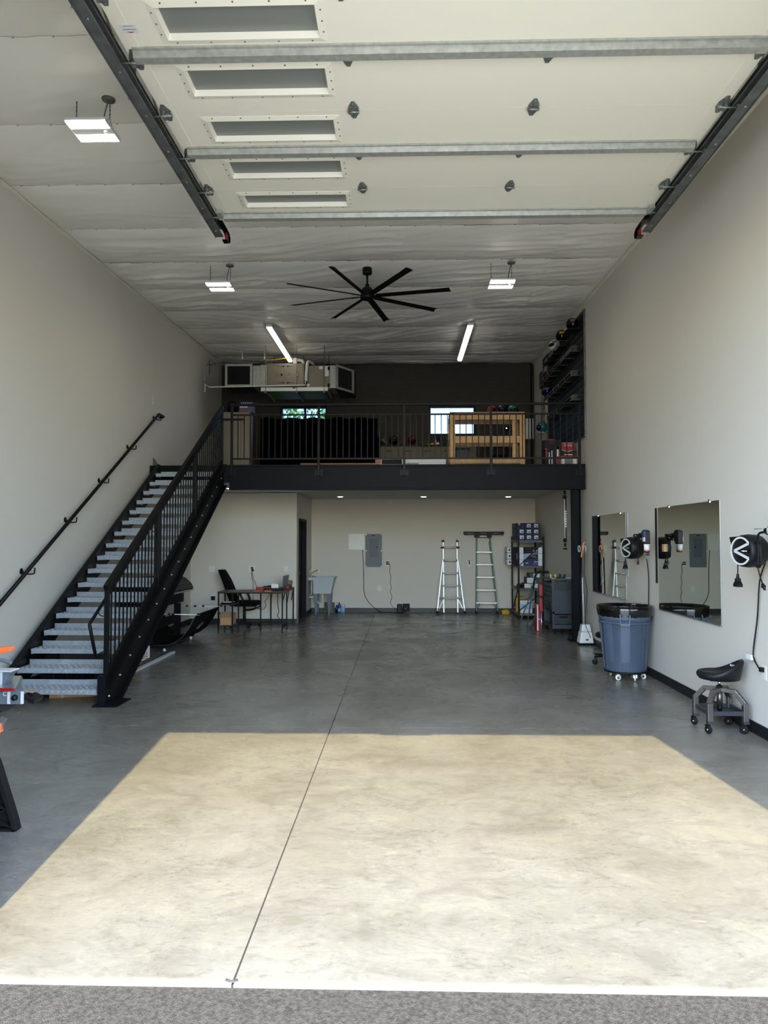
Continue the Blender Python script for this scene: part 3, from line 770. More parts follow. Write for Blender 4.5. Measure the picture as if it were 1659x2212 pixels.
def reel(cy, cz_, lab, plugz, rz=math.radians(15)):
    cx = 2.72
    t = thing('cord_reel', lab, 'cord reel', (cx, cy, cz_), 'wall mounted power cord reels')
    n = Vector((-math.cos(rz), -math.sin(rz), 0)); s = Vector((math.sin(rz), -math.cos(rz), 0)); u = Vector((0, 0, 1))
    c = Vector((cx, cy, cz_))
    b = B(); b.lathe([(0, .0), (.112, 0), (.128, -.018), (.135, -.07), (.13, -.15), (.10, -.19), (0, -.19)], c, axis=n, n=32)
    b.obj('drum_housing', M['black'], t)
    b = B()   # pointed hood at the upper far edge
    q = [c - s*.02 + u*.118, c - s*.145 + u*.112, c - s*.115 + u*.02]
    b._add([q[0]-n*.01, q[1]-n*.01, q[2]-n*.01, q[0]-n*.13, q[1]-n*.13, q[2]-n*.13], [(0,1,2),(5,4,3),(0,3,4,1),(1,4,5,2),(2,5,3,0)])
    b.obj('cord_guide', M['black'], t)
    b = B()   # silver ring open towards the viewer's side with a V
    R0, R1 = .100, .114; a0, a1 = math.radians(34), math.radians(326); N = 40; vs = []; fs = []
    for i in range(N+1):
        a = a0 + (a1-a0)*i/N
        d = s*math.cos(a) + u*math.sin(a)
        for r, h in ((R0, .001), (R0, .007), (R1, .007), (R1, .001)): vs.append(c + d*r + n*h)
    for i in range(N):
        for k in range(4): fs.append((i*4+k, i*4+(k+1) % 4, (i+1)*4+(k+1) % 4, (i+1)*4+k))
    b._add(vs, fs, False)
    tip = c - s*.072
    for sg in (1, -1):
        e = c + (s*math.cos(a0) + u*math.sin(a0)*sg) * .105
        b.bar(tip + n*.004, e + n*.004, .020, .006, up=n)
    b.obj('silver_emblem', M['alu_w'], t)
    ry = math.atan2(-n.y, -n.x)
    b = B()
    for k, (l_, w_) in enumerate(((.018, .006), (.014, .009), (.020, .005), (.012, .008))):
        p = c + n*.003 + s*(.018 + k*.015); b.bar(p - s*l_*.4, p + s*l_*.4, .002, w_, up=u)
    b.obj('printed_mark', M['paper'], t)
    b = B()
    for k in range(4): b.box(-.0015, .0015, -.002, .002, -.012, .012)
    b = B()
    for k in range(3):
        p = c + s*(.085 + k*.009) + n*.002; b.bar(p - u*.018, p + u*.018, .004, .003, up=n)
    b.obj('vent_slot', M['black_gl'], t)
    b = B(); w = c - n*.19
    b.box(XR-.012, XR-.001, cy-.05+.03, cy+.05+.03, cz_-.09, cz_+.09); b.box(w.x, XR-.01, cy+.015, cy+.045, cz_+.055, cz_+.065); b.box(w.x, XR-.01, cy+.015, cy+.045, cz_-.075, cz_-.065)
    b.cyl((w.x+.015, cy+.03, cz_-.10), (w.x+.015, cy+.03, cz_+.10), .008)
    b.obj('swing_bracket', M['galv_dk'], t)
    p = c - s*.098 - n*.05
    b = B(); b.tube([(p.x, p.y, cz_-.05), (p.x-.003, p.y, plugz+.10)], .0045, 8); b.obj('hanging_cable', M['black'], t)
    b = B(); q = Vector((p.x-.003, p.y, plugz))
    b.cyl(q+u*.07, q+u*.105, .014, .010, n=12); b.box(q.x-.018, q.x+.018, q.y-.018, q.y+.018, q.z+.045, q.z+.07)
    b.prism([(q.y-.045, q.z), (q.y+.045, q.z), (q.y+.045, q.z+.02), (q.y+.018, q.z+.046), (q.y-.018, q.z+.046), (q.y-.045, q.z+.02)], 'x', q.x-.02, q.x+.02)
    b.obj('triple_outlet_head', M['black'], t, bev=.003)
    return t
reel(5.90, 1.560, 'black cord reel with silver ring above the wheeled stool', 1.265)
reel(8.90, 1.550, 'black cord reel with silver ring overlapping the far mirror', 1.29)
def cord(name, lab, pts, r, m, n=5, cat='cord'):
    b = B(); b.tube(curve_pts(pts, n), r, 6)
    return tag(b.obj(name, m), lab, cat)
cord('reel_supply_cord', 'black cord dropping from near reel to the right wall outlet', [(2.95, 5.98, 1.46), (2.97, 6.12, 1.30), (2.975, 6.18, 1.0), (2.975, 6.26, .72), (2.97, 6.24, .64), (2.965, 6.16, .585), (2.96, 6.11, .572)], .006, M['black'])
t = thing('hanging_tag_box', 'small white inline tag box on cord beside the stool back', 'tag', (2.965, 6.31, .63))
b = B(); b.box(2.955, 2.990, 6.27, 6.36, .625, .67); b.obj('body', M['paper'], t, bev=.002)
def plate(name, lab, c, nrm, w=.075, h=.115, kind='switch', cat='wall plate', plug=False):
    """wall plate centred at c; nrm is the axis it faces: '-x', '+x' or '-y'"""
    t = thing(name, lab, cat, c)
    def bx(u0, u1, v0, v1, d0, d1):
        x, y, z = c; b = B()
        if nrm == '-y': b.box(x+u0, x+u1, y-d1, y-d0, z+v0, z+v1)
        elif nrm == '-x': b.box(x-d1, x-d0, y-u1, y-u0, z+v0, z+v1)
        else: b.box(x+d0, x+d1, y+u0, y+u1, z+v0, z+v1)
        return b
    bx(-w/2, w/2, -h/2, h/2, .001, .006).obj('cover', M['white'], t, bev=.002)
    if kind == 'switch': bx(-.017, .017, -.034, .034, .006, .010).obj('rocker', M['white_mt'], t, bev=.001)
    if kind == 'outlet':
        for s_ in (-1, 1):
            bx(-.016, .016, s_*.024-.014, s_*.024+.014, .006, .0075).obj('socket', M['white_mt'], t)
    if kind == 'double':
        for q in (-.022, .022):
            for s_ in (-1, 1): bx(q-.014, q+.014, s_*.024-.014, s_*.024+.014, .006, .0075).obj('socket', M['white_mt'], t)
    return t, bx
t, bx = plate('wall_outlet', 'white outlet with black plug low on right wall behind stool', (XR, 6.13, .545), '-x', .075, .12, 'outlet')
bx(-.017, .017, .008, .045, .0075, .04).obj('plug', M['black'], t, bev=.004)
plate('light_switch', 'white switch plate above the top end of wall handrail', (XL, 11.93, 3.98), '+x', .075, .12)
plate('light_switch', 'white wall plate high on left wall near hanging furnace', (XL, 15.06, 5.07), '+x', .075, .12)
plate('blank_plate', 'square white blank plate above the desk chair', (-3.775, 14.2, 1.075), '-y', .115, .115, 'blank')
t, bx = plate('wall_outlet', 'white double outlet with black adapters above desk', (-2.985, 14.2, 1.075), '-y', .115, .115, 'double')
bx(-.008, .030, .004, .040, .0075, .05).obj('adapter', M['black'], t, bev=.004); bx(.000, .044, -.045, .0, .0075, .045).obj('adapter', M['black'], t, bev=.006)
plate('light_switch', 'white rocker switch on partition wall near the laptop', (-2.305, 14.2, 1.075), '-y', .075, .115)
t, bx = plate('wall_outlet', 'white outlet with square black adapter low beside desk chair', (-3.74, 14.2, .55), '-y', .075, .10, 'outlet')
bx(-.04, .035, -.085, -.01, .0075, .045).obj('adapter', M['black'], t, bev=.004)
b = B(); b.box(-3.85, -3.40, 14.188, 14.199, .12, .35); tag(b.obj('access_panel', M['white_mt'], bev=.002), 'white access panel low on partition wall behind desk', 'access panel')
plate('blank_plate', 'narrow white plate above the sink faucet', (-2.1, 16.0, 1.10), '+x', .04, .13, 'blank')
t, bx = plate('wall_outlet', 'outlet with black adapters right of the grey breaker panel', (-.375, 16.5, 1.12), '-y', .075, .11, 'outlet')
bx(-.02, .05, .008, .035, .0075, .04).obj('adapter', M['black'], t, bev=.003); bx(-.02, .06, -.035, -.006, .0075, .045).obj('adapter', M['black'], t, bev=.003)
plate('wall_outlet', 'empty white outlet below the grey breaker panel', (-.54, 16.5, .545), '-y', .10, .105, 'double')
t, bx = plate('wall_outlet', 'white outlet holding a black remote between the two ladders', (1.50, 16.5, 1.10), '-y', .075, .11, 'outlet')
bx(-.014, .014, -.01, .085, .0075, .03).obj('remote', M['black'], t, bev=.004)
# near hook with hair-dryer-like tool and coiled lead
t = thing('heat_gun', 'black handheld heat gun hung on hook above near cord reel', 'heat gun', (2.80, 5.62, 1.70))
b = B(); b.lathe([(.022, 0), (.034, .02), (.040, .06), (.036, .10), (.030, .16), (.034, .22), (.034, .24)], (2.80, 5.66, 1.72), axis=(.35, -.94, 0), n=18); b.obj('body', M['black'], t)
b = B(); b.lathe([(.041, 0), (.041, .012), (.037, .012)], (2.814, 5.62, 1.72), axis=(.35, -.94, 0), n=18); b.obj('chrome_ring', M['chrome'], t)
b = B(); b.tube(curve_pts([(2.80, 5.67, 1.71), (2.79, 5.74, 1.70), (2.80, 5.78, 1.665), (2.81, 5.79, 1.62)], 5), .010, 8, r1=.006); b.obj('cord_boot', M['black'], t)
b = B(); b.tube([(2.999, 5.62, 1.755), (2.80, 5.62, 1.755), (2.77, 5.62, 1.735), (2.77, 5.78, 1.735)], .0025, 6); tag(b.obj('wire_hook', M['chrome']), 'thin chrome wire hook holding the heat gun', 'hook')
b = B(); P = []
for k in range(60):
    a = k/60*2*PI*4; 
    P.append((2.80 + .012*math.sin(a*.5+k*.05), 5.79 + .035*math.sin(a), 1.535 + .105*math.cos(a) ))
b.tube(P, .0055, 6); b.tube(curve_pts([P[-1], (2.80, 5.80, 1.48), (2.80, 5.77, 1.38), (2.80, 5.72, 1.30)], 5), .0055, 6)
t = thing('coiled_lead', 'looped black power lead hanging from the near cord reel', 'cord', (2.80, 5.79, 1.27)); b.obj('cable', M['black'], t)
b = B(); b.cyl((2.80, 5.722, 1.305), (2.80, 5.69, 1.262), .012, .009); b.cyl((2.80, 5.712, 1.29), (2.80, 5.707, 1.283), .018); b.obj('plug', M['black'], t)
b = B(); b.cyl((2.795, 5.69, 1.262), (2.795, 5.682, 1.250), .0022); b.cyl((2.808, 5.69, 1.262), (2.808, 5.682, 1.250), .0022); b.obj('prong', M['chrome'], t)
# far drill/heat tool
t = thing('cordless_tool', 'blue and black hanging power tool right of the far cord reel', 'power tool', (2.80, 8.42, 1.52))
b = B(); b.prism([(8.36, 1.60), (8.44, 1.60), (8.50, 1.66), (8.49, 1.745), (8.44, 1.765), (8.36, 1.755)], 'x', 2.77, 2.83); b.obj('body', M['black'], t, bev=.01)
b = B(); b.box(2.765, 2.772, 8.36, 8.43, 1.69, 1.75); b.obj('blue_label', M['blue'], t); b = B(); b.box(2.765, 2.772, 8.36, 8.43, 1.63, 1.68); b.obj('white_label', M['paper'], t)
b = B(); b.cyl((2.80, 8.39, 1.60), (2.80, 8.39, 1.525), .034, .032, n=20); b.obj('nozzle_can', M['white'], t)
b = B(); b.cyl((2.80, 8.39, 1.527), (2.80, 8.39, 1.508), .035, .028, n=20); b.obj('red_cap', M['redbr'], t)
b = B(); b.tube([(2.80, 8.50, 1.70), (2.80, 8.62, 1.70)], .022, 10, r1=.032); b.obj('neck', M['black'], t)
b = B(); b.box(2.965, 2.998, 8.31, 8.37, 1.515, 1.60); tag(b.obj('wood_block', M['wood'], bev=.002), 'small pale wood block on wall beside blue power tool', 'block')
b = B()
P = [(2.80 + .02*math.sin(k*1.7), 8.72 + .09*math.cos(k*.9), 1.68 + .035*math.sin(k*1.1)) for k in range(26)]
b.tube(curve_pts(P, 4), .006, 5)
b.tube(curve_pts([(2.80, 8.72, 1.66), (2.82, 8.75, 1.50), (2.81, 8.74, 1.40)], 5), .005, 6)
tl_ = thing('tangled_cable', 'tangle of black cable piled on top of the far cord reel', 'cord', (2.80, 8.72, 1.36)); b.obj('cable', M['black'], tl_)
b = B(); b.prism([(8.725, 1.355), (8.755, 1.355), (8.75, 1.40), (8.73, 1.40)], 'x', 2.80, 2.82); b.obj('plug', M['black'], tl_, bev=.002)
cord('supply_cord', 'black cord running from far reel down behind the trash can', [(2.94, 8.82, 1.42), (2.97, 8.85, 1.2), (2.975, 8.88, .9), (2.98, 8.92, .6)], .006, M['black'])

# ================================================================ trash can on dolly
TX, TY = 2.655, 8.78
t = thing('trash_can', 'round blue grey trash can with black liner on wheeled dolly', 'trash can', (TX, TY, 0))
b = B()
b.lathe([(0, .10), (.238, .10), (.246, .115), (.292, .70), (.300, .705), (.303, .725), (.303, .82), (.296, .835), (.282, .825), (.276, .80), (.236, .13), (0, .13)], (TX, TY, 0), n=48)
b.obj('barrel', M['bin'], t)
b = B()
for a in range(0, 360, 30):
    A = math.radians(a + 10)
    if a % 60: continue
    for d in (-.16, .16):
        c_, s_ = math.cos(A+d), math.sin(A+d)
        b.bar((TX+c_*.249, TY+s_*.249, .13), (TX+c_*.293, TY+s_*.293, .69), .008, .008, up=(c_, s_, 0))
b.lathe([(.302, .664), (.308, .668), (.308, .678), (.301, .682)], (TX, TY, 0), n=48)
b.obj('moulded_rib', M['bin'], t)
for A0 in (-2.55, -1.85-.28+.28, -.62, .5, 1.5, 2.7):
    b = B(); vs = []; N = 8
    for i in range(N+1):
        a = A0 - .19 + .38*i/N
        for r, h in ((.2400, .13), (.2455, .13), (.2985, .69), (.293, .69)): vs.append((TX+math.cos(a)*r, TY+math.sin(a)*r, h))
    fs = [(i*4+k, i*4+(k+1) % 4, (i+1)*4+(k+1) % 4, (i+1)*4+k) for i in range(N) for k in range(4)] + [(0, 1, 2, 3), (N*4+3, N*4+2, N*4+1, N*4)]
    b._add(vs, fs, False); b.obj('raised_panel', M['bin'], t)
for A in (-PI/2 - .28, PI/2 - .28):
    c_ = Vector((math.cos(A), math.sin(A), 0)); s_ = Vector((-c_.y, c_.x, 0)); o_ = Vector((TX, TY, 0)) + c_*.315
    b = B()
    for d in (-.055, .055): b.bar(o_ + s_*d + Vector((0, 0, .78)) - c_*.012, o_ + s_*d*.9 + Vector((0, 0, .665)) + c_*.012, .014, .03, up=c_)
    b.bar(o_ - s_*.056 + Vector((0, 0, .665)) + c_*.008, o_ + s_*.056 + Vector((0, 0, .665)) + c_*.008, .022, .03, up=(0,0,1))
    b.bar(o_ - s_*.05 + Vector((0, 0, .75)) - c_*.01, o_ + s_*.05 + Vector((0, 0, .75)) - c_*.01, .008, .008)
    b.obj('handle', M['bin'], t, bev=.003)
b = B(); vs = []; fs = []; n = 96; random.seed(5)
prof = [(.262, .60), (.272, .76), (.290, .865), (.318, .868), (.322, .83), (.317, .775), (.313, .748)]
for i, (r, h) in enumerate(prof):
    for k in range(n):
        a = 2*PI*k/n
        nz = noise.noise(Vector((math.cos(a)*6, math.sin(a)*6, i*.8)))
        nz2 = noise.noise(Vector((math.cos(a)*17, math.sin(a)*17, i*.4+9)))
        rr = r + (.006*nz + .006*nz2)*(1 if i < 3 else .8) * (0.4 if i in (2,) else 1); hh = h + (.010*nz + .014*nz2 if i == 6 else .003*nz2)
        if i == 6 and (a < .4 or a > 2*PI-.5): hh -= .06
        vs.append((TX + math.cos(a)*rr, TY + math.sin(a)*rr, hh))
for i in range(len(prof)-1):
    for k in range(n): fs.append((i*n+k, i*n+(k+1) % n, (i+1)*n+(k+1) % n, (i+1)*n+k))
b._add(vs, fs, True)
b.lathe([(0, .45), (.25, .47), (.262, .60)], (TX, TY, 0), n=48)
b.obj('liner_bag', M['bag'], t)
b = B(); b.lathe([(0, .072), (.205, .072), (.245, .082), (.250, .095), (.243, .100), (0, .100)], (TX, TY, 0), n=40); b.obj('dolly', M['black'], t)
def caster(b_w, b_f, x, y, r=.032, yaw=0.0, w=.018, top=None):
    d = Vector((math.cos(yaw), math.sin(yaw), 0))
    b_w.lathe([(r*.45, -w/2), (r*.85, -w/2), (r, -w/4), (r, w/4), (r*.85, w/2), (r*.45, w/2)], (x, y, r), axis=d, n=20)
    s_ = Vector((-d.y, d.x, 0)) * .0
    for q in (-1, 1):
        b_f.bar(Vector((x, y, r)) + d*q*(w/2+.004), Vector((x, y, top)) + d*q*(w/2+.004) + Vector((-d.y, d.x, 0))*.012, .004, .018, up=d)
    b_f.box(x-.014, x+.014, y-.014, y+.014, top-.006, top)
for k, a in enumerate((-130, -75, -20, 50, 130)):
    A = math.radians(a); x, y = TX + .205*math.cos(A), TY + .205*math.sin(A)
    bw, bf = B(), B(); caster(bw, bf, x, y, .034, yaw=A+.9, top=.078)
    w = bw.obj('caster', M['white'], t); bf.obj('fork', M['alu_w'], w)
    d = Vector((math.cos(A+.9), math.sin(A+.9), 0)); bh = B(); bh.lathe([(0, -.010), (.016, -.010), (.016, .010), (0, .010)], (x, y, .034), axis=d, n=14); bh.obj('hub', M['black'], w)

# ================================================================ shop stool near the right wall
SX, SY = 2.765, 6.45
t = thing('shop_stool', 'black padded stool with brushed steel frame on four casters', 'stool', (SX, SY, 0))
HW = .150
for sx in (-1, 1):
    for sy_ in (-1, 1):
        x, y = SX + sx*HW, SY + sy_*HW
        b = B(); b.bar((x, y, .090), (x, y, .255), .044, .044)
        b.bar((x, y, .247), (x - sx*.062, y - sy_*.062, .345), .044, .040)
        b.bar((x - sx*.055, y - sy_*.055, .340), (x - sx*HW*.93, y - sy_*HW*.93, .345), .044, .034)
        lg = b.obj('leg', M['gun'], t, bev=.003)
        b = B(); b.box(x-.0235, x+.0235, y-.0235, y+.0235, .080, .105); b.obj('foot_cap', M['gun_dk'], lg)
        b = B()
        if sy_ < 0:
            for k in range(3):
                f = .25 + .25*k
                p = Vector((x, y, .25)).lerp(Vector((x - sx*.062, y - sy_*.062, .345)), f) + Vector((0, -.0285, .004))
                for q in (-.009, .004):
                    b._add([p + Vector((q, 0, -.006)), p + Vector((q+.009, 0, -.006)), p + Vector((q+.0045+.003, 0, .008))], [(0, 1, 2)])
            b.obj('triangular_cutout', M['void'], lg)
        bw, bf = B(), B(); cx_, cy_ = x - sx*.0 - .018, y - .012
        yaw_ = .25 + .3*sx
        caster(bw, bf, cx_, cy_, .036, yaw=yaw_ + PI/2 - 1.2, w=.026, top=.080)
        w = bw.obj('caster', M['rubber'], t); bf.obj('fork', M['black'], w)
        d = Vector((math.cos(yaw_ + PI/2 - 1.2), math.sin(yaw_ + PI/2 - 1.2), 0)); bh = B(); bh.lathe([(0, -.017), (.008, -.017), (.008, .017), (0, .017)], (cx_, cy_, .036), axis=d, n=12); bh.obj('axle', M['chrome'], w)
b = B()
for s_ in (-1, 1):
    b.box(SX-HW+.018, SX+HW-.018, SY+s_*HW-.010, SY+s_*HW+.010, .150, .185); b.box(SX+s_*HW-.010, SX+s_*HW+.010, SY-HW+.018, SY+HW-.018, .150, .185)
b.box(SX-HW+.01, SX+HW-.01, SY-HW+.01, SY+HW-.01, .150, .155)
b.obj('tool_tray', M['gun_dk'], t)
b = B(); b.box(SX-.035, SX+.035, SY-.035, SY+.035, .330, .362); b.obj('hub_plate', M['gun'], t, bev=.004)
b = B(); b.cyl((SX, SY, .205), (SX, SY, .335), .025, n=20); b.obj('gas_lift', M['gun'], t)
b = B(); b.cyl((SX, SY, .160), (SX, SY, .206), .020, n=20); b.lathe([(.027, .358), (.027, .372), (.020, .380)], (SX, SY, 0), n=20); b.obj('collar', M['black'], t)
b = B(); b.cyl((SX, SY, .376), (SX, SY, .425), .011, n=16); b.obj('piston', M['chrome'], t)
b = B(); b.box(SX-.08, SX+.02, SY-.02, SY+.012, .414, .428); b.obj('adjust_lever', M['black'], t, bev=.003)
# seat shell with low curved back towards (+x, -y)
b = B(); n = 48; vs = []; fs = []; cxs, cys = SX-.005, SY-.01; R = .185; ba = math.radians(-25)
prof = [(0, .428, 0), (.60, .428, 0), (.90, .440, 0), (1.0, .468, 0), (1.0, .484, 0), (.94, .500, 0), (.84, .505, 0), (.78, .498, 0), (0, .494, 0)]
for (f, h, _) in prof:
    for k in range(n):
        a = 2*PI*k/n; dl = abs((a-ba+PI) % (2*PI) - PI)
        lift = max(0.0, math.cos(min(PI/2, dl*.80)))**2.0
        up_ = 0
        hh = h
        if f >= .78 and h > .46: up_ = lift * .118 * (1 if f > .9 else .9 if f > .8 else .35)
        rr = R*f + (up_*.10)
        vs.append((cxs + math.cos(a)*rr, cys + math.sin(a)*rr, hh + up_))
for i in range(len(prof)-1):
    for k in range(n): fs.append((i*n+k, i*n+(k+1) % n, (i+1)*n+(k+1) % n, (i+1)*n+k))
b._add(vs, fs, True); s_o = b.obj('seat', M['seat'], t)
text('BLADEZ', .026, M['paper'], t, (cxs+.118, cys-.02, .552), (PI/2-.25, 0, -PI/2+.25), 'lettering', depth=.001)
# second low stool behind the trash can
t = thing('creeper_seat', 'low black padded stool partly hidden behind the trash can', 'stool', (2.72, 9.75, 0))
b = B(); b.lathe([(0, .345), (.15, .345), (.17, .36), (.17, .395), (.15, .41), (0, .41)], (2.74, 9.78, 0), n=28); b.obj('seat', M['seat'], t)
b = B(); b.cyl((2.74, 9.78, .10), (2.74, 9.78, .35), .022); b.obj('gas_lift', M['black'], t)
for a in (200, 272, 344, 56, 128):
    A = math.radians(a); x, y = 2.74 + .215*math.cos(A), 9.78 + .215*math.sin(A)
    b = B(); b.bar((2.74, 9.78, .115), (x, y, .10), .035, .022); lg = b.obj('base_arm', M['black'], t, bev=.004)
    bw, bf = B(), B(); caster(bw, bf, x, y, .036, yaw=A+.6, w=.03, top=.092); w = bw.obj('caster', M['rubber'], t); bf.obj('fork', M['chrome'], w)

# ================================================================ floor steamer by the column
t = thing('floor_steamer', 'white wheeled steamer with orange hose grip beside the column', 'steamer', (2.86, 11.5, 0))
b = B()
def tap(b, x0, x1, y0, y1, z0, x2, x3, y2, y3, z1): b.hexa([(x0,y0,z0),(x1,y0,z0),(x1,y1,z0),(x0,y1,z0),(x2,y2,z1),(x3,y2,z1),(x3,y3,z1),(x2,y3,z1)])
tap(b, 2.750, 2.975, 11.42, 11.62, .035, 2.780, 2.945, 11.43, 11.60, .21); b.obj('base', M['white'], t, bev=.012)
b = B(); tap(b, 2.785, 2.940, 11.425, 11.595, .212, 2.800, 2.925, 11.45, 11.57, .325); b.obj('water_tank', M['white_mt'], t, bev=.015)
b = B(); b.box(2.755, 2.97, 11.43, 11.61, .02, .036); b.obj('skirt', M['black'], t)
for x in (2.79, 2.94):
    b = B(); b.cyl((x-.015, 11.46, .018), (x+.015, 11.46, .018), .018); b.obj('wheel', M['black'], t)
b = B(); b.box(2.85, 2.885, 11.410, 11.422, .08, .10); b.obj('switch_window', M['black_gl'], t)
b = B(); b.cyl((2.845, 11.53, .32), (2.825, 11.50, 1.05), .010, .009); b.obj('lower_pole', M['alu_w'], t)
b = B(); b.tube([(2.80, 11.50, .33), (2.80, 11.50, .9), (2.81, 11.50, 1.38)], .010); b.obj('black_pole', M['black'], t)
b = B(); b.tube(curve_pts([(2.812, 11.50, 1.37), (2.822, 11.495, 1.45), (2.828, 11.49, 1.50)], 4), .016, 10); b.obj('tan_grip', M['tan'], t)
b = B(); b.tube(curve_pts([(2.828, 11.49, 1.50), (2.835, 11.485, 1.57), (2.86, 11.48, 1.62)], 4), .012, 10); b.obj('orange_nozzle', M['orange'], t)
b = B(); b.tube(curve_pts([(2.85, 11.47, 1.50), (2.86, 11.47, 1.35), (2.85, 11.47, 1.1), (2.89, 11.47, .85), (2.87, 11.47, .6), (2.85, 11.45, .35), (2.87, 11.40, .24), (2.92, 11.40, .12)], 6), .0045, 6); b.obj('hose', M['black'], t)
b = B()
for x in (2.775, 2.862): b.tube(curve_pts([(x, 11.50, 1.56), (x-.012, 11.50, 1.53), (x-.010, 11.50, 1.48), (x+.006, 11.50, 1.46), (x+.018, 11.50, 1.49), (x+.016, 11.50, 1.54), (x, 11.50, 1.56)], 4), .005, 6)
b.obj('white_hook', M['white'], t)
# hanging pole under the beam
t = thing('hanging_pole', 'black and silver pole with yellow rings hanging from dark beam', 'pole', (2.70, 12.16, 1.48))
hx, hy_ = 2.705, 12.16
b = B(); b.cyl((hx, hy_, 1.60), (hx, hy_, 2.40), .010); b.obj('silver_tube', M['alu_w'], t)
b = B(); b.cyl((hx+.016, hy_-.006, 1.62), (hx+.016, hy_-.006, 2.38), .009); b.obj('black_tube', M['black'], t)
for z0, up_ in ((1.485, 1), (2.52, -1)):
    b = B(); b.lathe([(.034, 0), (.034, .012), (.022, .03), (.020, .04), (.020, .10), (.024, .11), (.024, .135), (.034, .15), (.034, .17), (.014, .19)], (hx, hy_, z0), axis=(0, 0, up_), n=18); e = b.obj('end_cap', M['black'], t)
    b = B(); b.lathe([(.0235, .034), (.0245, .036), (.0235, .044)], (hx, hy_, z0), axis=(0, 0, up_), n=18); b.lathe([(.0235, .112), (.0265, .114), (.0235, .120)], (hx, hy_, z0), axis=(0, 0, up_), n=18); b.obj('yellow_ring', M['yellow'], e)
b = B()
for k in range(7): b.box(hx+.008, hx+.024, hy_-.0165, hy_-.0145, 1.86+.042*k, 1.885+.042*k)
b.obj('printed_mark', M['paper'], t)
b = B(); b.cyl((hx, hy_, 2.52), (hx, hy_, 2.583), .004); b.obj('cord', M['black'], t)

# ================================================================ back wall under the mezzanine
b = B(); b.box(-1.25, -.88, 16.47, 16.499, 1.42, 1.785); tag(b.obj('cover_panel', M['white_mt'], bev=.002), 'square white metal cover beside the grey breaker panel', 'panel')
t = thing('breaker_panel', 'grey electrical breaker panel on the back wall', 'electrical panel', (-.67, 16.5, 1.03))
b = B(); b.box(-.86, -.486, 16.475, 16.499, 1.03, 1.785); b.obj('cabinet', M['panel_g'], t, bev=.003)
b = B(); b.box(-.765, -.575, 16.466, 16.475, 1.26, 1.68); b.obj('door', M['panel_d'], t, bev=.002)
b = B(); b.box(-.61, -.585, 16.458, 16.466, 1.46, 1.50); b.obj('latch', M['black'], t)
b = B(); b.box(-.71, -.64, 16.470, 16.475, 1.735, 1.755); b.obj('nameplate', M['black'], t)
b = B()
for x in (-.845, -.50):
    for z in (1.05, 1.40, 1.765): b.cyl((x, 16.475, z), (x, 16.470, z), .008, n=8)
so = b.obj('screw', M['alu'], t); so['kind'] = 'stuff'
cord('panel_cable', 'dark cable curving from white cover panel down to the baseboard', [(-.93, 16.48, 1.42), (-.91, 16.48, 1.1), (-.90, 16.48, .75), (-.89, 16.48, .45), (-.80, 16.47, .25), (-.62, 16.46, .08), (-.5, 16.42, .015), (-.2, 16.40, .012), (-.10, 16.42, .012)], .006, M['black'])
cord('adapter_cord', 'wavy thin black cord from outlet down to black speaker', [(-.32, 16.44, 1.11), (-.30, 16.47, 1.05), (-.31, 16.47, .92), (-.28, 16.47, .80), (-.30, 16.47, .68), (-.27, 16.47, .56), (-.30, 16.47, .48), (-.26, 16.47, .36), (-.29, 16.47, .22), (-.24, 16.46, .14), (-.18, 16.44, .08), (-.13, 16.40, .05)], .004, M['black'])
t = thing('speaker', 'rounded black speaker standing on floor by the back baseboard', 'speaker', (-.08, 16.38, 0))
b = B(); b.box(-.14, -.025, 16.32, 16.44, .004, .20); b.obj('body', M['black'], t, bev=.02)
t = thing('black_carton', 'flat black box with pale emblem beside the black speaker', 'box', (.06, 16.42, 0))
b = B(); b.box(-.015, .145, 16.39, 16.45, 0, .205); b.obj('carton', M['ink'], t, bev=.002)
b = B(); b.sph((.055, 16.392, .10), (.022, .004, .022), 10); b.sph((.085, 16.392, .13), (.014, .004, .014), 10); b.box(.075, .14, 16.387, 16.39, .015, .025); b.obj('emblem', M['galv_dk'], t)
# ---- utility sink
t = thing('utility_sink', 'white plastic utility sink with chrome faucet beside bathroom door', 'sink', (-1.78, 16.15, 0))
def shell(b, x0, x1, y0, y1, z0, X0, X1, Y0, Y1, z1, th=.015):
    o = [(x0,y0,z0),(x1,y0,z0),(x1,y1,z0),(x0,y1,z0)]; O = [(X0,Y0,z1),(X1,Y0,z1),(X1,Y1,z1),(X0,Y1,z1)]
    i = [(x0+th,y0+th,z0+th),(x1-th,y0+th,z0+th),(x1-th,y1-th,z0+th),(x0+th,y1-th,z0+th)]; I = [(X0+th,Y0+th,z1),(X1-th,Y0+th,z1),(X1-th,Y1-th,z1),(X0+th,Y1-th,z1)]
    fs = [(0,3,2,1)] + [(k,(k+1)%4,4+(k+1)%4,4+k) for k in range(4)] + [(4+k,4+(k+1)%4,12+(k+1)%4,12+k) for k in range(4)] + [(12+k,12+(k+1)%4,8+(k+1)%4,8+k) for k in range(4)] + [(8,9,10,11)]
    b._add(o + O + i + I, fs)
b = B(); shell(b, -1.98, -1.60, 15.93, 16.36, .46, -1.99, -1.52, 15.90, 16.42, .82); b.box(-1.99, -1.52, 15.885, 15.90, .795, .825); b.box(-1.52, -1.505, 15.885, 16.42, .795, .825); b.obj('basin', M['sink'], t, bev=.004)
b = B(); b.box(-2.09, -1.985, 15.89, 16.42, .755, .825); b.obj('faucet_deck', M['sink'], t, bev=.008)
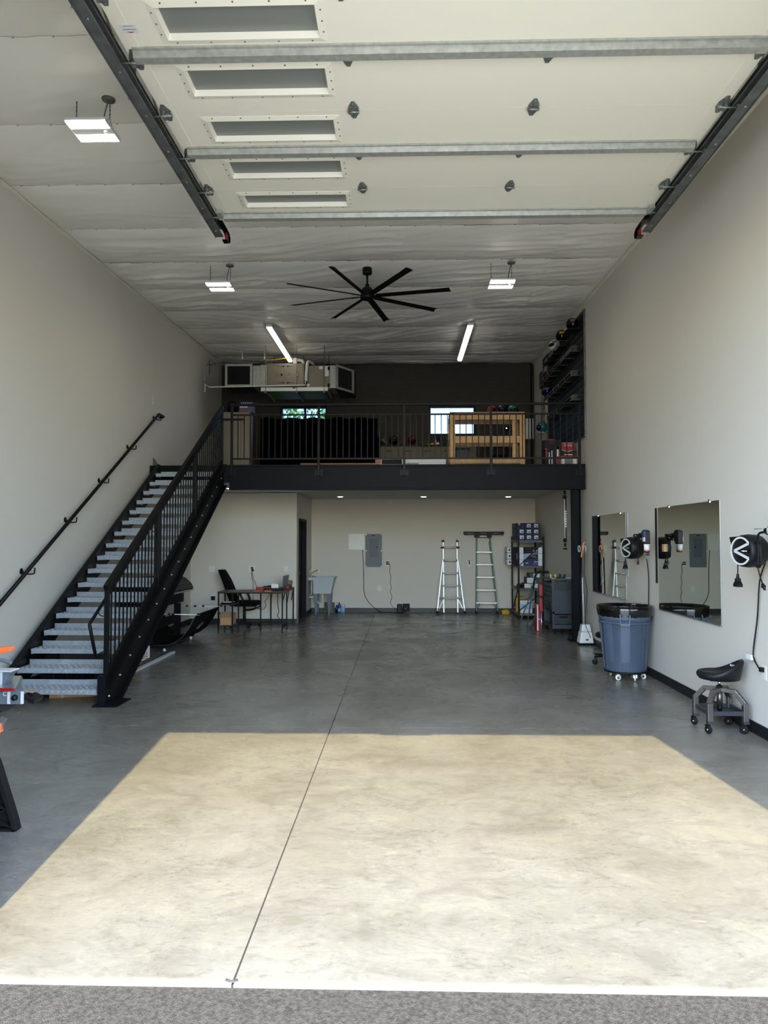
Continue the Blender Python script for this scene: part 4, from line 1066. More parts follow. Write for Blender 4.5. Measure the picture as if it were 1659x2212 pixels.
for (x, y, dx) in ((-1.93, 15.97, -.02), (-1.64, 15.97, -.01), (-1.93, 16.33, -.02), (-1.64, 16.33, -.01)):
    b = B(); sgn = 1 if x < -1.8 else -1
    b.hexa([(x-.015, y-.012, 0), (x+.015, y-.012, 0), (x+.015, y+.012, 0), (x-.015, y+.012, 0), (x-.045, y-.02, .46), (x+.045, y-.02, .46), (x+.045, y+.02, .46), (x-.045, y+.02, .46)]); b.obj('leg', M['sink_leg'], t)
b = B(); b.tube(curve_pts([(-2.03, 16.08, .825), (-2.03, 16.08, .90), (-2.0, 16.08, .93), (-1.93, 16.08, .965), (-1.89, 16.08, .965), (-1.875, 16.08, .93)], 6), .010, 10); b.lathe([(.03, 0), (.028, .02), (.012, .03)], (-2.03, 16.08, .825), n=16)
b.obj('faucet', M['chrome'], t)
for y in (15.99, 16.17): b = B(); b.lathe([(.022, 0), (.018, .02), (.026, .03), (.026, .045), (0, .05)], (-2.03, y, .825), n=14); b.obj('tap_handle', M['white'], t)
b = B(); b.tube(curve_pts([(-1.80, 16.12, .46), (-1.80, 16.12, .34), (-1.81, 16.12, .27), (-1.86, 16.12, .235), (-1.91, 16.12, .27), (-1.95, 16.12, .36), (-2.0, 16.12, .375), (-2.09, 16.12, .375)], 6), .019, 12); b.lathe([(.028, 0), (.028, .03)], (-1.80, 16.12, .37), n=14); b.obj('drain_trap', M['pvc'], t)
b = B(); b.tube(curve_pts([(-2.03, 16.0, .80), (-2.04, 16.0, .66), (-2.03, 16.0, .50), (-2.05, 16.0, .44)], 5), .006, 6); b.tube(curve_pts([(-2.03, 16.17, .80), (-2.02, 16.17, .66), (-2.04, 16.17, .50), (-2.05, 16.17, .44)], 5), .006, 6)
for y in (16.0, 16.17): b.cyl((-2.098, y, .43), (-2.03, y, .43), .012); b.sph((-2.035, y, .45), .016, 8)
b.obj('supply_valve', M['chrome'], t)
t = thing('soap_bottle', 'yellow soap pump bottle standing on the white sink deck', 'bottle', (-2.055, 15.95, .826))
b = B(); b.lathe([(0, 0), (.027, 0), (.028, .07), (.018, .09), (.010, .095), (.010, .11)], (-2.055, 15.95, .826), n=16); b.obj('body', M['soap'], t)
b = B(); b.lathe([(.013, .105), (.013, .125), (.004, .13), (.004, .15)], (-2.055, 15.95, .826), n=12); b.box(-2.06, -2.03, 15.945, 15.955, .972, .98); b.obj('pump', M['white'], t)
for i, (x, lab) in enumerate(((-1.745, 'patterned grey carton on floor between the sink legs'), (-1.60, 'patterned grey carton on floor just right of the sink'))):
    b = B(); b.box(x-.04, x+.04, 16.36, 16.44, 0, .23); o = tag(b.obj('patterned_carton', M['grey_ct'], bev=.002), lab, 'carton')
    b = B()
    for k in range(5):
        for j in range(2): b.sph((x-.018+j*.036, 16.358, .03+k*.042), (.013, .003, .015), 8)
    b.obj('printed_motif', M['cab'], o)
t = thing('spray_bottle', 'dark blue spray bottle with white cap beside the sink', 'bottle', (-1.51, 16.42, 0))
b = B(); b.lathe([(0, 0), (.030, 0), (.030, .12), (.016, .16), (.012, .165)], (-1.51, 16.42, 0), n=14); b.obj('body', M['indigo'], t)
b = B(); b.cyl((-1.51, 16.42, .165), (-1.51, 16.42, .225), .012); b.box(-1.515, -1.505, 16.37, 16.42, .215, .235); b.obj('trigger', M['white'], t)
t = thing('cleaner_bottle', 'blue cleaner bottle with dark red cap on floor', 'bottle', (-1.45, 16.42, 0))
b = B(); b.lathe([(0, 0), (.034, 0), (.036, .10), (.032, .16), (.014, .20)], (-1.45, 16.42, 0), n=14); b.obj('body', M['blue'], t)
b = B(); b.lathe([(.0365, .02), (.0375, .08), (.0345, .11)], (-1.45, 16.42, 0), n=14); b.obj('label', M['blue_lt'], t)
b = B(); b.lathe([(.017, .198), (.014, .215), (.006, .235), (0, .235)], (-1.45, 16.42, 0), n=12); b.obj('cap', M['red'], t)
t = thing('wipes_tub', 'round white and blue wipes tub on floor by the baseboard', 'tub', (-1.37, 16.42, 0))
b = B(); b.lathe([(0, 0), (.045, 0), (.045, .15), (0, .15)], (-1.37, 16.42, 0), n=20); b.obj('body', M['blue_lt'], t)
b = B(); b.lathe([(.047, .15), (.047, .18), (.035, .19), (0, .19)], (-1.37, 16.42, 0), n=20); b.obj('lid', M['white'], t)

# ---- ladders
t = thing('multi_position_ladder', 'bright aluminium folding ladder with red joints against back wall', 'ladder', (1.06, 16.3, 0))
ry0, ry1 = 16.20, 16.40
def ly(z): return ry0 + (ry1-ry0)*z/1.65
ix0, ix1 = .905, 1.215
rz = [.352, .62, .90, 1.185, 1.475]
for x in (ix0, ix1):
    b = B(); b.bar((x, ly(.03)+.03, .03), (x, ly(1.60), 1.60), .028, .045, up=(0, 1, 0)); b.obj('inner_rail', M['alu_w'], t, bev=.002)
    b = B(); b.lathe([(0, -.022), (.032, -.022), (.032, .022), (0, .022)], (x, ly(1.60), 1.615), axis=(1, 0, 0), n=16); b.obj('hinge', M['galv_dk'], t)
    s_ = -1 if x < 1.06 else 1
    b = B(); b.cyl((x+s_*.022, ly(1.60), 1.615), (x+s_*.035, ly(1.60), 1.615), .018); b.cyl((x+s_*.015, ly(1.47), 1.475), (x+s_*.055, ly(1.47), 1.475), .02); b.obj('lock_knob', M['red'], t)
for s_, x in ((-1, ix0), (1, ix1)):
    xt, xb = x + s_*.0, x + s_*.155
    b = B(); b.bar((xb, ly(.0)-.02, .012), (xt+s_*.012, ly(1.18)-.02, 1.20), .028, .055, up=(0, 1, 0)); b.obj('outer_rail', M['alu_w'], t, bev=.002)
    b = B(); b.bar((xb, ly(.0)-.02, .0), (xb-s_*.006, ly(.06)-.02, .07), .034, .06, up=(0, 1, 0)); b.obj('foot', M['rubber'], t)
    b = B(); b.bar((xb-s_*.035, ly(0)-.03, .10), (x, ly(.30)-.02, .33), .014, .03, up=(0, 1, 0)); b.obj('brace', M['alu_w'], t)
    b = B(); b.cyl((xb-s_*.035, ly(.05)-.06, .10), (xb-s_*.035, ly(.05)-.01, .10), .030, n=16); b.obj('red_release', M['red'], t)
for i, z in enumerate(rz):
    f = max(0, (1.185 - z) / 1.18) if z < 1.19 else 0
    w = .155*f
    b = B(); b.cyl((ix0-w, ly(z)-.02, z), (ix1+w, ly(z)-.02, z), .018, n=10); b.obj('rung', M['alu_w'], t)
    b = B()
    for x in (ix0-w, ix1+w): b.cyl((x-.016, ly(z)-.02, z), (x+.016, ly(z)-.02, z), .024, n=10)
    b.obj('red_collar', M['red'], t)
t = thing('step_ladder', 'green fibreglass step ladder leaning closed against the back wall', 'ladder', (1.83, 16.3, 0))
zt_ = 1.70
def rx(z, s_): return (1.625 + (1.66-1.625)*z/zt_) if s_ < 0 else (2.10 + (1.955-2.10)*z/zt_)
for s_ in (-1, 1):
    b = B(); b.bar((rx(0, s_), ly(0), .01), (rx(zt_, s_), ly(1.62), zt_), .026, .065, up=(0, 1, 0)); b.obj('side_rail', M['fib'], t, bev=.002)
    b = B(); b.bar((rx(0, s_), ly(0), 0), (rx(.07, s_), ly(.07), .06), .034, .075, up=(0, 1, 0)); b.obj('foot', M['rubber'], t)
    b = B(); b.bar((rx(0, s_), ly(0)+.05, .05), (rx(zt_, s_)-s_*.01, ly(1.5)+.05, 1.6), .02, .03, up=(0, 1, 0)); b.obj('rear_rail', M['fib'], t)
    b = B(); b.bar((rx(.08, s_), ly(0)+.02, .08), (rx(.08, s_)-s_*.10, ly(.2)+.02, .25), .012, .022, up=(0, 1, 0)); b.obj('foot_brace', M['black'], t)
for z in (.245, .525, .81, 1.09, 1.37):
    b = B(); b.box(rx(z, -1)-.005, rx(z, 1)+.005, ly(z)-.05, ly(z)+.03, z-.012, z+.014); b.obj('step', M['alu_w'], t, bev=.002)
b = B(); b.box(1.615, 1.99, 16.33, 16.47, 1.70, 1.755); b.obj('top_cap', M['black'], t, bev=.004)
b = B(); b.cyl((1.80, 16.332, 1.728), (1.80, 16.326, 1.728), .02, n=20); b.box(1.72, 1.88, 16.327, 16.331, 1.715, 1.741); b.obj('maker_badge', M['paper'], t)
t = thing('slotted_bar', 'long black slotted steel plate lying across top of green ladder', 'bar', (1.82, 16.39, 1.757))
b = B(); b.box(1.385, 2.255, 16.36, 16.43, 1.757, 1.835); b.prism([(1.385, 1.757), (1.36, 1.80), (1.37, 1.835), (1.385, 1.835)], 'y', 16.36, 16.43); b.prism([(2.255, 1.757), (2.28, 1.80), (2.265, 1.835), (2.255, 1.835)], 'y', 16.36, 16.43); b.obj('plate', M['black'], t)
for x in (1.50, 1.80, 2.08): b = B(); b.box(x-.06, x+.08, 16.357, 16.3605, 1.79, 1.805); b.obj('slot', M['panel_g'], t)

# ---- storage rack with cartons
RX0, RX1, RY0, RY1 = 2.415, 2.965, 15.32, 16.25
t = thing('storage_rack', 'black metal storage rack in back right corner', 'shelf rack', (2.69, 15.8, 0))
for x in (RX0, RX1):
    for y in (RY0, RY1):
        b = B(); s1 = 1 if x == RX0 else -1; s2 = 1 if y == RY0 else -1
        b.box(min(x, x+s1*.035), max(x, x+s1*.035), min(y, y+s2*.003), max(y, y+s2*.003), 0, 1.72); b.box(min(x, x+s1*.003), max(x, x+s1*.003), min(y, y+s2*.035), max(y, y+s2*.035), 0, 1.72)
        b.obj('post', M['black_pc'], t)
for z in (.10, .625, 1.10, 1.64):
    b = B(); b.box(RX0+.003, RX1-.003, RY0+.003, RY1-.003, z-.012, z); b.box(RX0+.004, RX1-.004, RY0+.003, RY0+.010, z-.045, z-.012); b.box(RX0+.003, RX0+.010, RY0+.01, RY1-.01, z-.045, z-.012)
    b.obj('shelf', M['gun_dk'] if z > .5 else M['galv_dk'], t)
b = B(); b.bar((RX0+.02, RY0-.003, 1.10), (RX1-.02, RY0-.003, 1.58), .004, .02); b.obj('diagonal_brace', M['black_pc'], t)
b = B(); b.bar((RX0+.02, RY0-.003, .16), (RX1-.10, RY0-.003, .50), .004, .02); b.obj('diagonal_brace', M['black_pc'], t)
b = B(); b.bar((RX0-.003, RY0+.03, .60), (RX0-.003, RY1-.3, .18), .004, .02, up=(1, 0, 0)); b.obj('diagonal_brace', M['black_pc'], t)
def carton(name, lab, x0, x1, y0, y1, z0, z1, m, cat='box', group=None, labels=(), kid=None, bev=.002):
    t = thing(name, lab, cat, ((x0+x1)/2, (y0+y1)/2, z0), group)
    b = B(); b.box(x0, x1, y0, y1, z0, z1); b.obj('carton', M[m], t, bev=bev)
    for (nm, mm, q, face) in labels:
        b = B()
        if face == '-y': b.box(q[0], q[1], y0-.0015, y0-.0002, q[2], q[3])
        else: b.box(x0-.0015, x0-.0002, q[0], q[1], q[2], q[3])
        b.obj(nm, M[mm], t)
    return t
rown = ['bottom', 'middle', 'top']; coln = ['left', 'centre', 'right']
for r in range(3):
    for c_ in range(3):
        x0 = 2.425 + c_*.152; z0 = 1.6405 + r*.122
        lab = 'navy carton with white label, %s row %s, on top of the rack' % (rown[r], {'left': 'nearest the ladders', 'centre': 'centre', 'right': 'nearest right wall'}[coln[c_]])
        q = (x0+.040, x0+.125, z0+.028, z0+.100)
        if r == 2 and c_ == 0: q = (x0+.010, x0+.050, z0+.080, z0+.115)
        t2 = carton('navy_carton', lab, x0, x0+.148, 15.36, 15.72, z0, z0+.119, 'navy', 'box', 'navy cartons stacked on the storage rack', [('white_label', 'paper', q, '-y')])
        b = B()
        w = q[1]-q[0]; h = q[3]-q[2]
        b.box(q[0]+w*.1, q[1]-w*.1, 15.356, 15.358, q[2]+h*.42, q[2]+h*.56); b.box(q[0]+w*.4, q[1]-w*.1, 15.356, 15.358, q[2]+h*.15, q[2]+h*.32)
        b.obj('print', M['ink'], t2)
for r in range(3):
    z0 = 1.6405 + r*.122
    carton('dark_carton', 'dark grey carton, %s one behind the navy cartons on rack' % rown[r], 2.43, 2.86, 15.74, 16.18, z0, z0+.119, ['grey_ct', 'grey_ct', 'ink'][r], 'box', 'dark cartons behind the navy ones',
           [('printed_panel', ['ink', 'grey_ct', 'panel_d'][r], (15.80, 16.05, z0+.03, z0+.09), '-x')])
mids = [('navy2', 1.1005, 'lowest'), ('lav', 1.232, 'middle'), ('ink', 1.364, 'uppermost')]
for m_, z0, nm in mids:
    t2 = carton('long_carton', 'long printed carton with white ends, %s on the second shelf' % nm, 2.45, 2.945, 15.34, 15.76, z0, z0+.129, m_, 'box', 'long cartons on the rack second shelf',
        [('white_end', 'paper', (2.45, 2.535, z0+.002, z0+.127), '-y'), ('white_end', 'paper', (2.845, 2.945, z0+.002, z0+.127), '-y')])
    if nm == 'lowest':
        text('TEK', .045, M['paper'], t2, (2.605, 15.337, z0+.055), F_FRONT); text('GRA', .045, M['paper'], t2, (2.795, 15.337, z0+.082), F_FRONT)
        b = B(); b.box(2.735, 2.83, 15.336, 15.338, z0+.045, z0+.049); b.box(2.735, 2.82, 15.336, 15.338, z0+.028, z0+.032); b.obj('print_line', M['lav'], t2)
    if nm == 'uppermost': text('FIT', .085, M['paper'], t2, (2.785, 15.337, z0+.035), F_FRONT)
    if nm == 'middle':
        b = B(); P = [(2.60 + .235*(1-math.cos(a)), z0+.003+.115*math.sin(a)) for a in [k*PI/2/8 for k in range(9)]] + [(2.843, z0+.118), (2.843, z0+.003)]
        b.prism(P, 'y', 15.337, 15.339); b.obj('black_arch_print', M['ink'], t2)
        b = B(); b.box(2.68, 2.80, 15.334, 15.336, z0+.07, z0+.078); b.box(2.72, 2.82, 15.334, 15.336, z0+.045, z0+.052); b.obj('print_line', M['lav'], t2)
for r, nm in enumerate(rown):
    z0 = 1.1005 + r*.132
    t2 = carton('white_ended_carton', 'carton with white end overhanging rack side, %s of three' % nm, 2.26, 2.90, 15.80, 16.10, z0, z0+.128, 'ink', 'box', 'cartons overhanging the rack side',
       [('white_end', 'paper', (15.81, 16.09, z0+.003, z0+.125), '-x')])
    b = B(); b.box(2.26, 2.345, 15.7985, 15.7998, z0+.003, z0+.125); b.obj('white_side', M['paper'], t2)
    b = B(); c0 = Vector((2.335 - r*.004, 15.797, z0+.065)); b.lathe([(.016, 0), (.020, 0), (.020, .001), (.016, .001)], c0 + Vector((-.02, 0, 0)), axis=(0, -1, 0), n=16); b.obj('ring_print', M['ink'], t2)
sm = [('small white-ended carton on the third rack shelf, lower left', 2.56, 2.70, .626, .725), ('small white-ended carton on the third rack shelf, lower right', 2.705, 2.85, .626, .725), ('white-ended carton on top of two small ones, third shelf', 2.62, 2.82, .7255, .85), ('grey carton stacked highest on the third rack shelf', 2.68, 2.90, .8505, .94)]
for i, (lab, x0, x1, z0, z1) in enumerate(sm):
    carton('small_carton', lab, x0, x1, 15.40 + .05*(i > 1), 15.80, z0, z1, 'grey_ct', 'box', 'small cartons on the third shelf', [('white_end', 'paper', (x0+.004 if i < 3 else x0+.08, x1-.004, z0+.004, z1-.006), '-y')])
b = B(); b.lathe([(.045, 0), (.045, .34), (.030, .34), (.030, 0)], (2.50, 15.42, .672), axis=(0, 1, 0), n=20); tag(b.obj('cardboard_tube', M['grey_ct']), 'grey cardboard tube lying on the third rack shelf', 'tube')
t = carton('paper_towel_pack', 'wrapped white and blue paper towel pack on lowest shelf', 2.46, 2.72, 15.34, 15.60, .101, .375, 'paper', 'paper towels', None, [('blue_band', 'blue_lt', (2.47, 2.70, .19, .30), '-y')], bev=.02)
text('To', .07, M['panel_d'], t, (2.55, 15.337, .235), F_FRONT)
t = carton('red_yellow_carton', 'red and yellow carton on the lowest rack shelf', 2.43, 2.60, 15.66, 15.90, .101, .42, 'gl_ylw', 'box', None, [('red_half', 'redbr', (15.665, 15.895, .11, .27), '-x')])
text('OU', .06, M['paper'], t, (2.427, 15.80, .19), F_LEFT)
b = B(); b.box(2.64, 2.72, 15.66, 15.9, .101, .36); tag(b.obj('blue_carton', M['blue'], bev=.002), 'narrow blue carton next to the red and yellow carton', 'box')
b = B(); b.sph((2.27, 16.18, .055), (.10, .085, .055), 16); b.box(2.19, 2.35, 16.11, 16.25, 0, .05); tag(b.obj('yellow_bag', M['gl_ylw'], bev=.015), 'yellow bagged bundle on floor between green ladder and rack', 'bag')

# ---- tool cart
CX0, CX1, CY0, CY1 = 2.60, 2.975, 12.72, 13.50
t = thing('tool_cart', 'dark blue grey rolling tool cart beside the steel column', 'tool cart', (2.79, 13.1, 0))
b = B()
b.box(CX0, CX1, CY0, CY0+.01, .10, .17); b.box(CX0, CX1, CY0, CY0+.01, .36, .40)
b.box(CX0, CX0+.04, CY0, CY0+.01, .17, .94); b.box(CX1-.03, CX1, CY0, CY0+.01, .17, .94)
b.box(CX0, CX1, CY0+.01, CY1, .10, .115); b.box(CX0+.04, CX1, CY1-.01, CY1, .115, .90); b.box(CX1-.01, CX1, CY0+.01, CY1-.01, .115, .90); b.box(CX0, CX0+.04, CY1-.01, CY1, .115, .90)
b.box(CX0, CX0+.01, CY0+.01, CY0+.05, .115, .94); b.box(CX0, CX0+.01, CY1-.05, CY1, .115, .94); b.box(CX0, CX0+.01, CY0+.05, CY1-.05, .115, .17); b.box(CX0+.01, CX1-.01, CY0+.01, CY1-.01, .375, .39)
b.obj('frame', M['cart'], t, bev=.002)
b = B(); b.box(CX0+.04, CX1-.03, CY0+.002, CY0+.008, .765, .925); b.obj('upper_panel', M['cart_dk'], t)
b = B(); b.box(CX0+.04, CX1-.03, CY0+.03, CY0+.036, .40, .765); b.obj('peg_panel', M['cart'], t)
b = B(); b.box(CX0+.045, CX1-.035, CY0-.006, CY0+.45, .18, .345); o = b.obj('bin_drawer', M['cart_dk'], t, bev=.004)
b = B(); b.box(CX0+.11, CX1-.10, CY0-.012, CY0-.006, .285, .325); b.obj('grip_hole', M['void'], o)
b = B(); b.tube(curve_pts([(CX0+.11, CY0-.012, .325), (CX0+.112, CY0-.014, .295), (CX0+.13, CY0-.014, .282), (CX1-.12, CY0-.014, .282), (CX1-.105, CY0-.014, .295), (CX1-.10, CY0-.012, .325)], 4), .003, 5); b.obj('grip_edge', M['galv_dk'], o)
for z0, z1 in ((.41, .54), (.55, .64), (.65, .72), (.73, .80), (.81, .89)):
    b = B(); b.box(CX0-.004, CX0+.3, CY0+.055, CY1-.055, z0, z1); o = b.obj('drawer', M['cart_dk'], t, bev=.002)
    b = B(); b.box(CX0-.014, CX0-.004, CY0+.07, CY1-.07, z1-.018, z1-.008); b.obj('handle', M['galv_dk'], o)
b = B(); b.box(CX0-.02, CX1+.01, CY0-.02, CY1+.02, .94, .955); b.box(CX0-.02, CX1+.01, CY0-.02, CY0-.012, .955, .975); b.box(CX0-.02, CX0-.012, CY0-.012, CY1+.02, .955, .975); b.obj('top_tray', M['cart'], t)
for x in (CX0+.05, CX1-.05):
    for y in (CY0+.06, CY1-.06):
        bw, bf = B(), B(); caster(bw, bf, x, y, .042, yaw=.3, w=.025, top=.100); w = bw.obj('caster', M['rubber'], t); bf.obj('fork', M['black'], w)
items = [('white_cloth', 'paper', (2.60, 2.66, 12.80, 13.0, .9565, .975), 'white rag on the cart top at its near left corner'), ('clear_sheet', 'paper', (2.84, 2.97, 12.73, 12.80, .9765, .985), 'white strip lying on the front edge of the cart')]
for nm, m_, q, lab in items:
    b = B(); b.box(*q); tag(b.obj(nm, M[m_], bev=.004), lab, 'cloth' if 'rag' in lab else 'strip')
for k, (x, m_, lab) in enumerate(((2.63, 'yellow', 'yellow tipped clamp on the cart nearest its left edge'), (2.71, 'yellow', 'second yellow tipped clamp on the cart top'), (2.80, 'black', 'black upright clamp on cart, left of the rearmost one'), (2.88, 'black', 'black upright clamp on cart nearest the column'))):
    t2 = thing('bar_clamp', lab, 'clamp', (x, 13.12, .9555), 'clamps lying on the tool cart')
    b = B(); b.bar((x, 12.98, .975), (x+.05, 13.38, .975), .018, .008); b.obj('bar', M['black'], t2)
    b = B(); b.box(x-.012, x+.012, 12.99, 13.02, .9556, 1.035); b.box(x-.02, x+.012, 12.98, 13.03, 1.01, 1.035); b.obj('jaw', M[m_], t2, bev=.003)
# red jack handle box and the bent tubular frame
t = thing('red_box_stack', 'tall red and white carton standing at the left side of cart', 'box', (2.50, 13.3, 0))
b = B(); b.box(2.40, 2.48, 13.12, 13.30, 0, .50); b.obj('carton', M['redbr'], t, bev=.003)
b = B(); b.box(2.405, 2.425, 13.1175, 13.1198, .02, .48); b.obj('white_stripe', M['paper'], t)
text('M', .05, M['paper'], t, (2.45, 13.118, .22), F_FRONT)
t = thing('red_hand_tool', 'red handled tool with black joints hanging at the cart side', 'tool', (2.50, 12.92, .45))
b = B(); b.box(2.52, 2.58, 12.88, 12.94, .66, .86); b.obj('upper_grip', M['redbr'], t, bev=.01)
b = B(); b.box(2.525, 2.575, 12.885, 12.935, .62, .66); b.box(2.53, 2.57, 12.89, 12.93, .86, .90); b.obj('joint', M['black'], t)
b = B(); b.hexa([(2.53, 12.885, .38), (2.585, 12.885, .38), (2.585, 12.935, .38), (2.53, 12.935, .38), (2.515, 12.885, .62), (2.565, 12.885, .62), (2.565, 12.935, .62), (2.515, 12.935, .62)]); b.obj('lower_grip', M['redbr'], t, bev=.008)
b = B(); b.cyl((2.555, 12.91, 0), (2.555, 12.91, .38), .012); b.obj('shaft', M['alu'], t)
t.location.x -= .11
t = thing('tubular_stand', 'bent black topped tubular stand with splayed metal rods beside cart', 'stand', (2.42, 13.6, 0))
b = B(); b.tube(curve_pts([(2.72, 13.62, 1.045), (2.60, 13.62, 1.05), (2.52, 13.62, 1.04), (2.475, 13.62, .98), (2.45, 13.62, .86), (2.42, 13.62, .74)], 6), .022, 10); b.obj('padded_bend', M['black'], t)
for (p, q) in (((2.43, 13.62, .76), (2.14, 13.60, .0)), ((2.43, 13.64, .76), (2.31, 13.66, .0)), ((2.46, 13.66, .76), (2.345, 13.58, .30))):
    b = B(); b.cyl((q[0], q[1], q[2]+.012), p, .012, n=8); b.obj('rod', M['galv_dk'], t)
b = B(); b.cyl((2.345, 13.55, .0), (2.50, 13.45, .40), .010, n=8); b.cyl((2.37, 13.57, .0), (2.52, 13.47, .38), .010, n=8); b.obj('rear_rod', M['galv_dk'], t)

# ================================================================ desk, chair, laptop
t = thing('corner_desk', 'dark walnut corner desk with thin black metal legs', 'desk', (-2.7, 13.4, 0))
DZ = .73
b = B(); b.prism([(-3.30, 12.80), (-2.13, 12.80), (-2.13, 14.12), (-2.60, 14.12), (-2.60, 13.30), (-3.30, 13.30)], 'z', DZ-.018, DZ); b.obj('top', M['desk'], t, bev=.001)
b = B(); b.prism([(-3.30, 12.80), (-2.13, 12.80), (-2.13, 14.12), (-2.60, 14.12), (-2.60, 13.30), (-3.30, 13.30)], 'z', DZ-.034, DZ-.0185); b.obj('apron', M['black_pc'], t)
for (x, y) in ((-3.285, 12.815), (-3.035, 12.815), (-2.145, 12.815), (-2.145, 13.30), (-2.145, 14.105), (-2.585, 14.105), (-3.285, 13.285), (-3.035, 13.285), (-2.62, 13.27)):
    b = B(); b.box(x-.011, x+.011, y-.011, y+.011, 0, DZ-.034); b.obj('leg', M['black_pc'], t)
for z in (.13, .50):
    b = B(); b.box(-3.29, -3.03, 12.81, 13.29, z-.015, z); b.obj('side_shelf', M['desk'], t)
b = B(); b.box(-3.02, -2.15, 13.26, 13.275, .13, .15); b.box(-2.152, -2.138, 12.83, 13.29, .10, .12); b.bar((-2.145, 12.83, .55), (-2.145, 13.1, .69), .012, .012); b.bar((-2.145, 13.85, .50), (-2.145, 14.09, .69), .012, .012); b.bar((-2.145, 13.55, .69), (-2.145, 13.32, .45), .012, .012)
b.obj('brace_bar', M['black_pc'], t)
t = thing('cardboard_box', 'open cardboard box on the desk bottom shelf', 'box', (-3.16, 13.05, .131))
b = B(); b.box(-3.265, -3.05, 12.86, 13.18, .131, .32); b.obj('carton', M['kraft'], t, bev=.002)
b = B(); b.quad((-3.265, 12.858, .26), (-3.05, 12.858, .26), (-3.05, 12.855, .37), (-3.265, 12.855, .37)); b.quad((-3.265, 12.86, .32), (-3.265, 13.18, .32), (-3.34, 13.17, .335), (-3.34, 12.88, .335)); b.obj('flap', M['kraft_dk'], t)
b = B(); b.box(-3.26, -3.03, 12.87, 13.2, .501, .525); tag(b.obj('folded_pad', M['fabric'], bev=.008), 'black folded pad on the desk middle shelf', 'pad')
b = B(); b.box(-3.22, -3.06, 12.88, 13.1, .527, .535); tag(b.obj('flat_notebook', M['paper'], bev=.001), 'flat white notebook on black pad under desk', 'notebook')
t = thing('laptop', 'open grey laptop on the desk wing near wall switch', 'laptop', (-2.30, 13.55, DZ+.001))
b = B(); b.hexa([(-2.44, 13.42, .731), (-2.21, 13.38, .731), (-2.19, 13.68, .731), (-2.42, 13.70, .731), (-2.44, 13.42, .745), (-2.21, 13.38, .745), (-2.19, 13.68, .745), (-2.42, 13.70, .745)]); b.obj('base', M['lap'], t)
b = B(); b.hexa([(-2.26, 13.40, .746), (-2.245, 13.40, .746), (-2.205, 13.72, .746), (-2.22, 13.72, .746), (-2.235, 13.40, .98), (-2.225, 13.40, .98), (-2.17, 13.72, .985), (-2.18, 13.72, .985)]); b.obj('screen', M['lap'], t)
it = [('red_pouch', (-2.64, -2.50, 12.90, 13.02, .731, .80), 'redbr', 'red pouch on the front edge of desk', 'pouch'), ('wooden_strip', (-2.47, -2.34, 12.84, 12.90, .731, .745), 'wood', 'pale wooden strip lying at the front edge of desk', 'strip'),
      ('pink_strip', (-2.66, -2.52, 12.83, 12.88, .731, .742), 'tan', 'pinkish strip in front of the red pouch', 'strip'), ('white_charger', (-2.39, -2.26, 13.05, 13.15, .775, .85), 'white', 'white charging cube with plugs on desk clutter', 'charger'),
      ('black_case', (-2.45, -2.20, 12.98, 13.25, .731, .774), 'black', 'low black case under the white charging cube', 'case'), ('dark_box', (-2.32, -2.16, 13.80, 14.0, .731, .79), 'grey_ct', 'dark low box at the back of the desk wing', 'box'),
      ('patterned_box', (-2.28, -2.15, 13.88, 14.0, .7905, .86), 'kraft_dk', 'small brown patterned box at the far end of desk', 'box'), ('small_red_box', (-2.20, -2.15, 13.58, 13.64, .731, .78), 'redbr', 'tiny red and white box on the desk wing', 'box')]
for nm, q, m_, lab, cat in it:
    b = B(); b.box(*q); tag(b.obj(nm, M[m_], bev=.006), lab, cat)
t = thing('roll_of_tape', 'black and red coil of tape between pouch and charger', 'tape roll', (-2.42, 12.95, .731))
b = B(); b.lathe([(.028, 0), (.045, 0), (.045, .035), (.028, .035), (.028, 0)], (-2.50+.10, 12.94, .746), n=18); b.obj('roll', M['red'], t)
cord('desk_cable_heap', 'heap of black cables on the desk behind red pouch', [(-2.66, 13.05, .745), (-2.55, 13.10, .79), (-2.47, 13.12, .80), (-2.38, 13.18, .81), (-2.30, 13.25, .80), (-2.45, 13.15, .77), (-2.58, 13.12, .75), (-2.40, 13.2, .76)], .014, M['black'])
cord('outlet_cord', 'thin black cord from wall outlet down behind the desk', [(-2.975, 14.17, 1.05), (-2.98, 14.18, .92), (-2.96, 14.18, .84), (-2.95, 14.18, .7), (-2.95, 14.17, .5), (-2.90, 14.16, .36), (-2.82, 14.1, .30), (-2.72, 14.05, .30), (-2.66, 14.0, .38), (-2.68, 13.95, .46), (-2.62, 13.9, .52), (-2.55, 13.7, .62), (-2.52, 13.3, .69)], .004, M['black'])
cord('charging_cord', 'thin black cord running from the wall outlet onto the desk', [(-2.97, 14.17, 1.0), (-2.94, 14.18, .86), (-2.90, 14.15, .82), (-2.84, 13.9, .78), (-2.72, 13.5, .745), (-2.66, 13.1, .742)], .004, M['black'])
cord('dangling_lead', 'thin black cord with plug hanging under the desk corner', [(-2.26, 13.0, .69), (-2.26, 13.0, .5), (-2.24, 13.0, .36), (-2.26, 13.0, .30), (-2.25, 13.0, .26), (-2.20, 13.0, .20), (-2.17, 13.0, .13)], .006, M['black'])
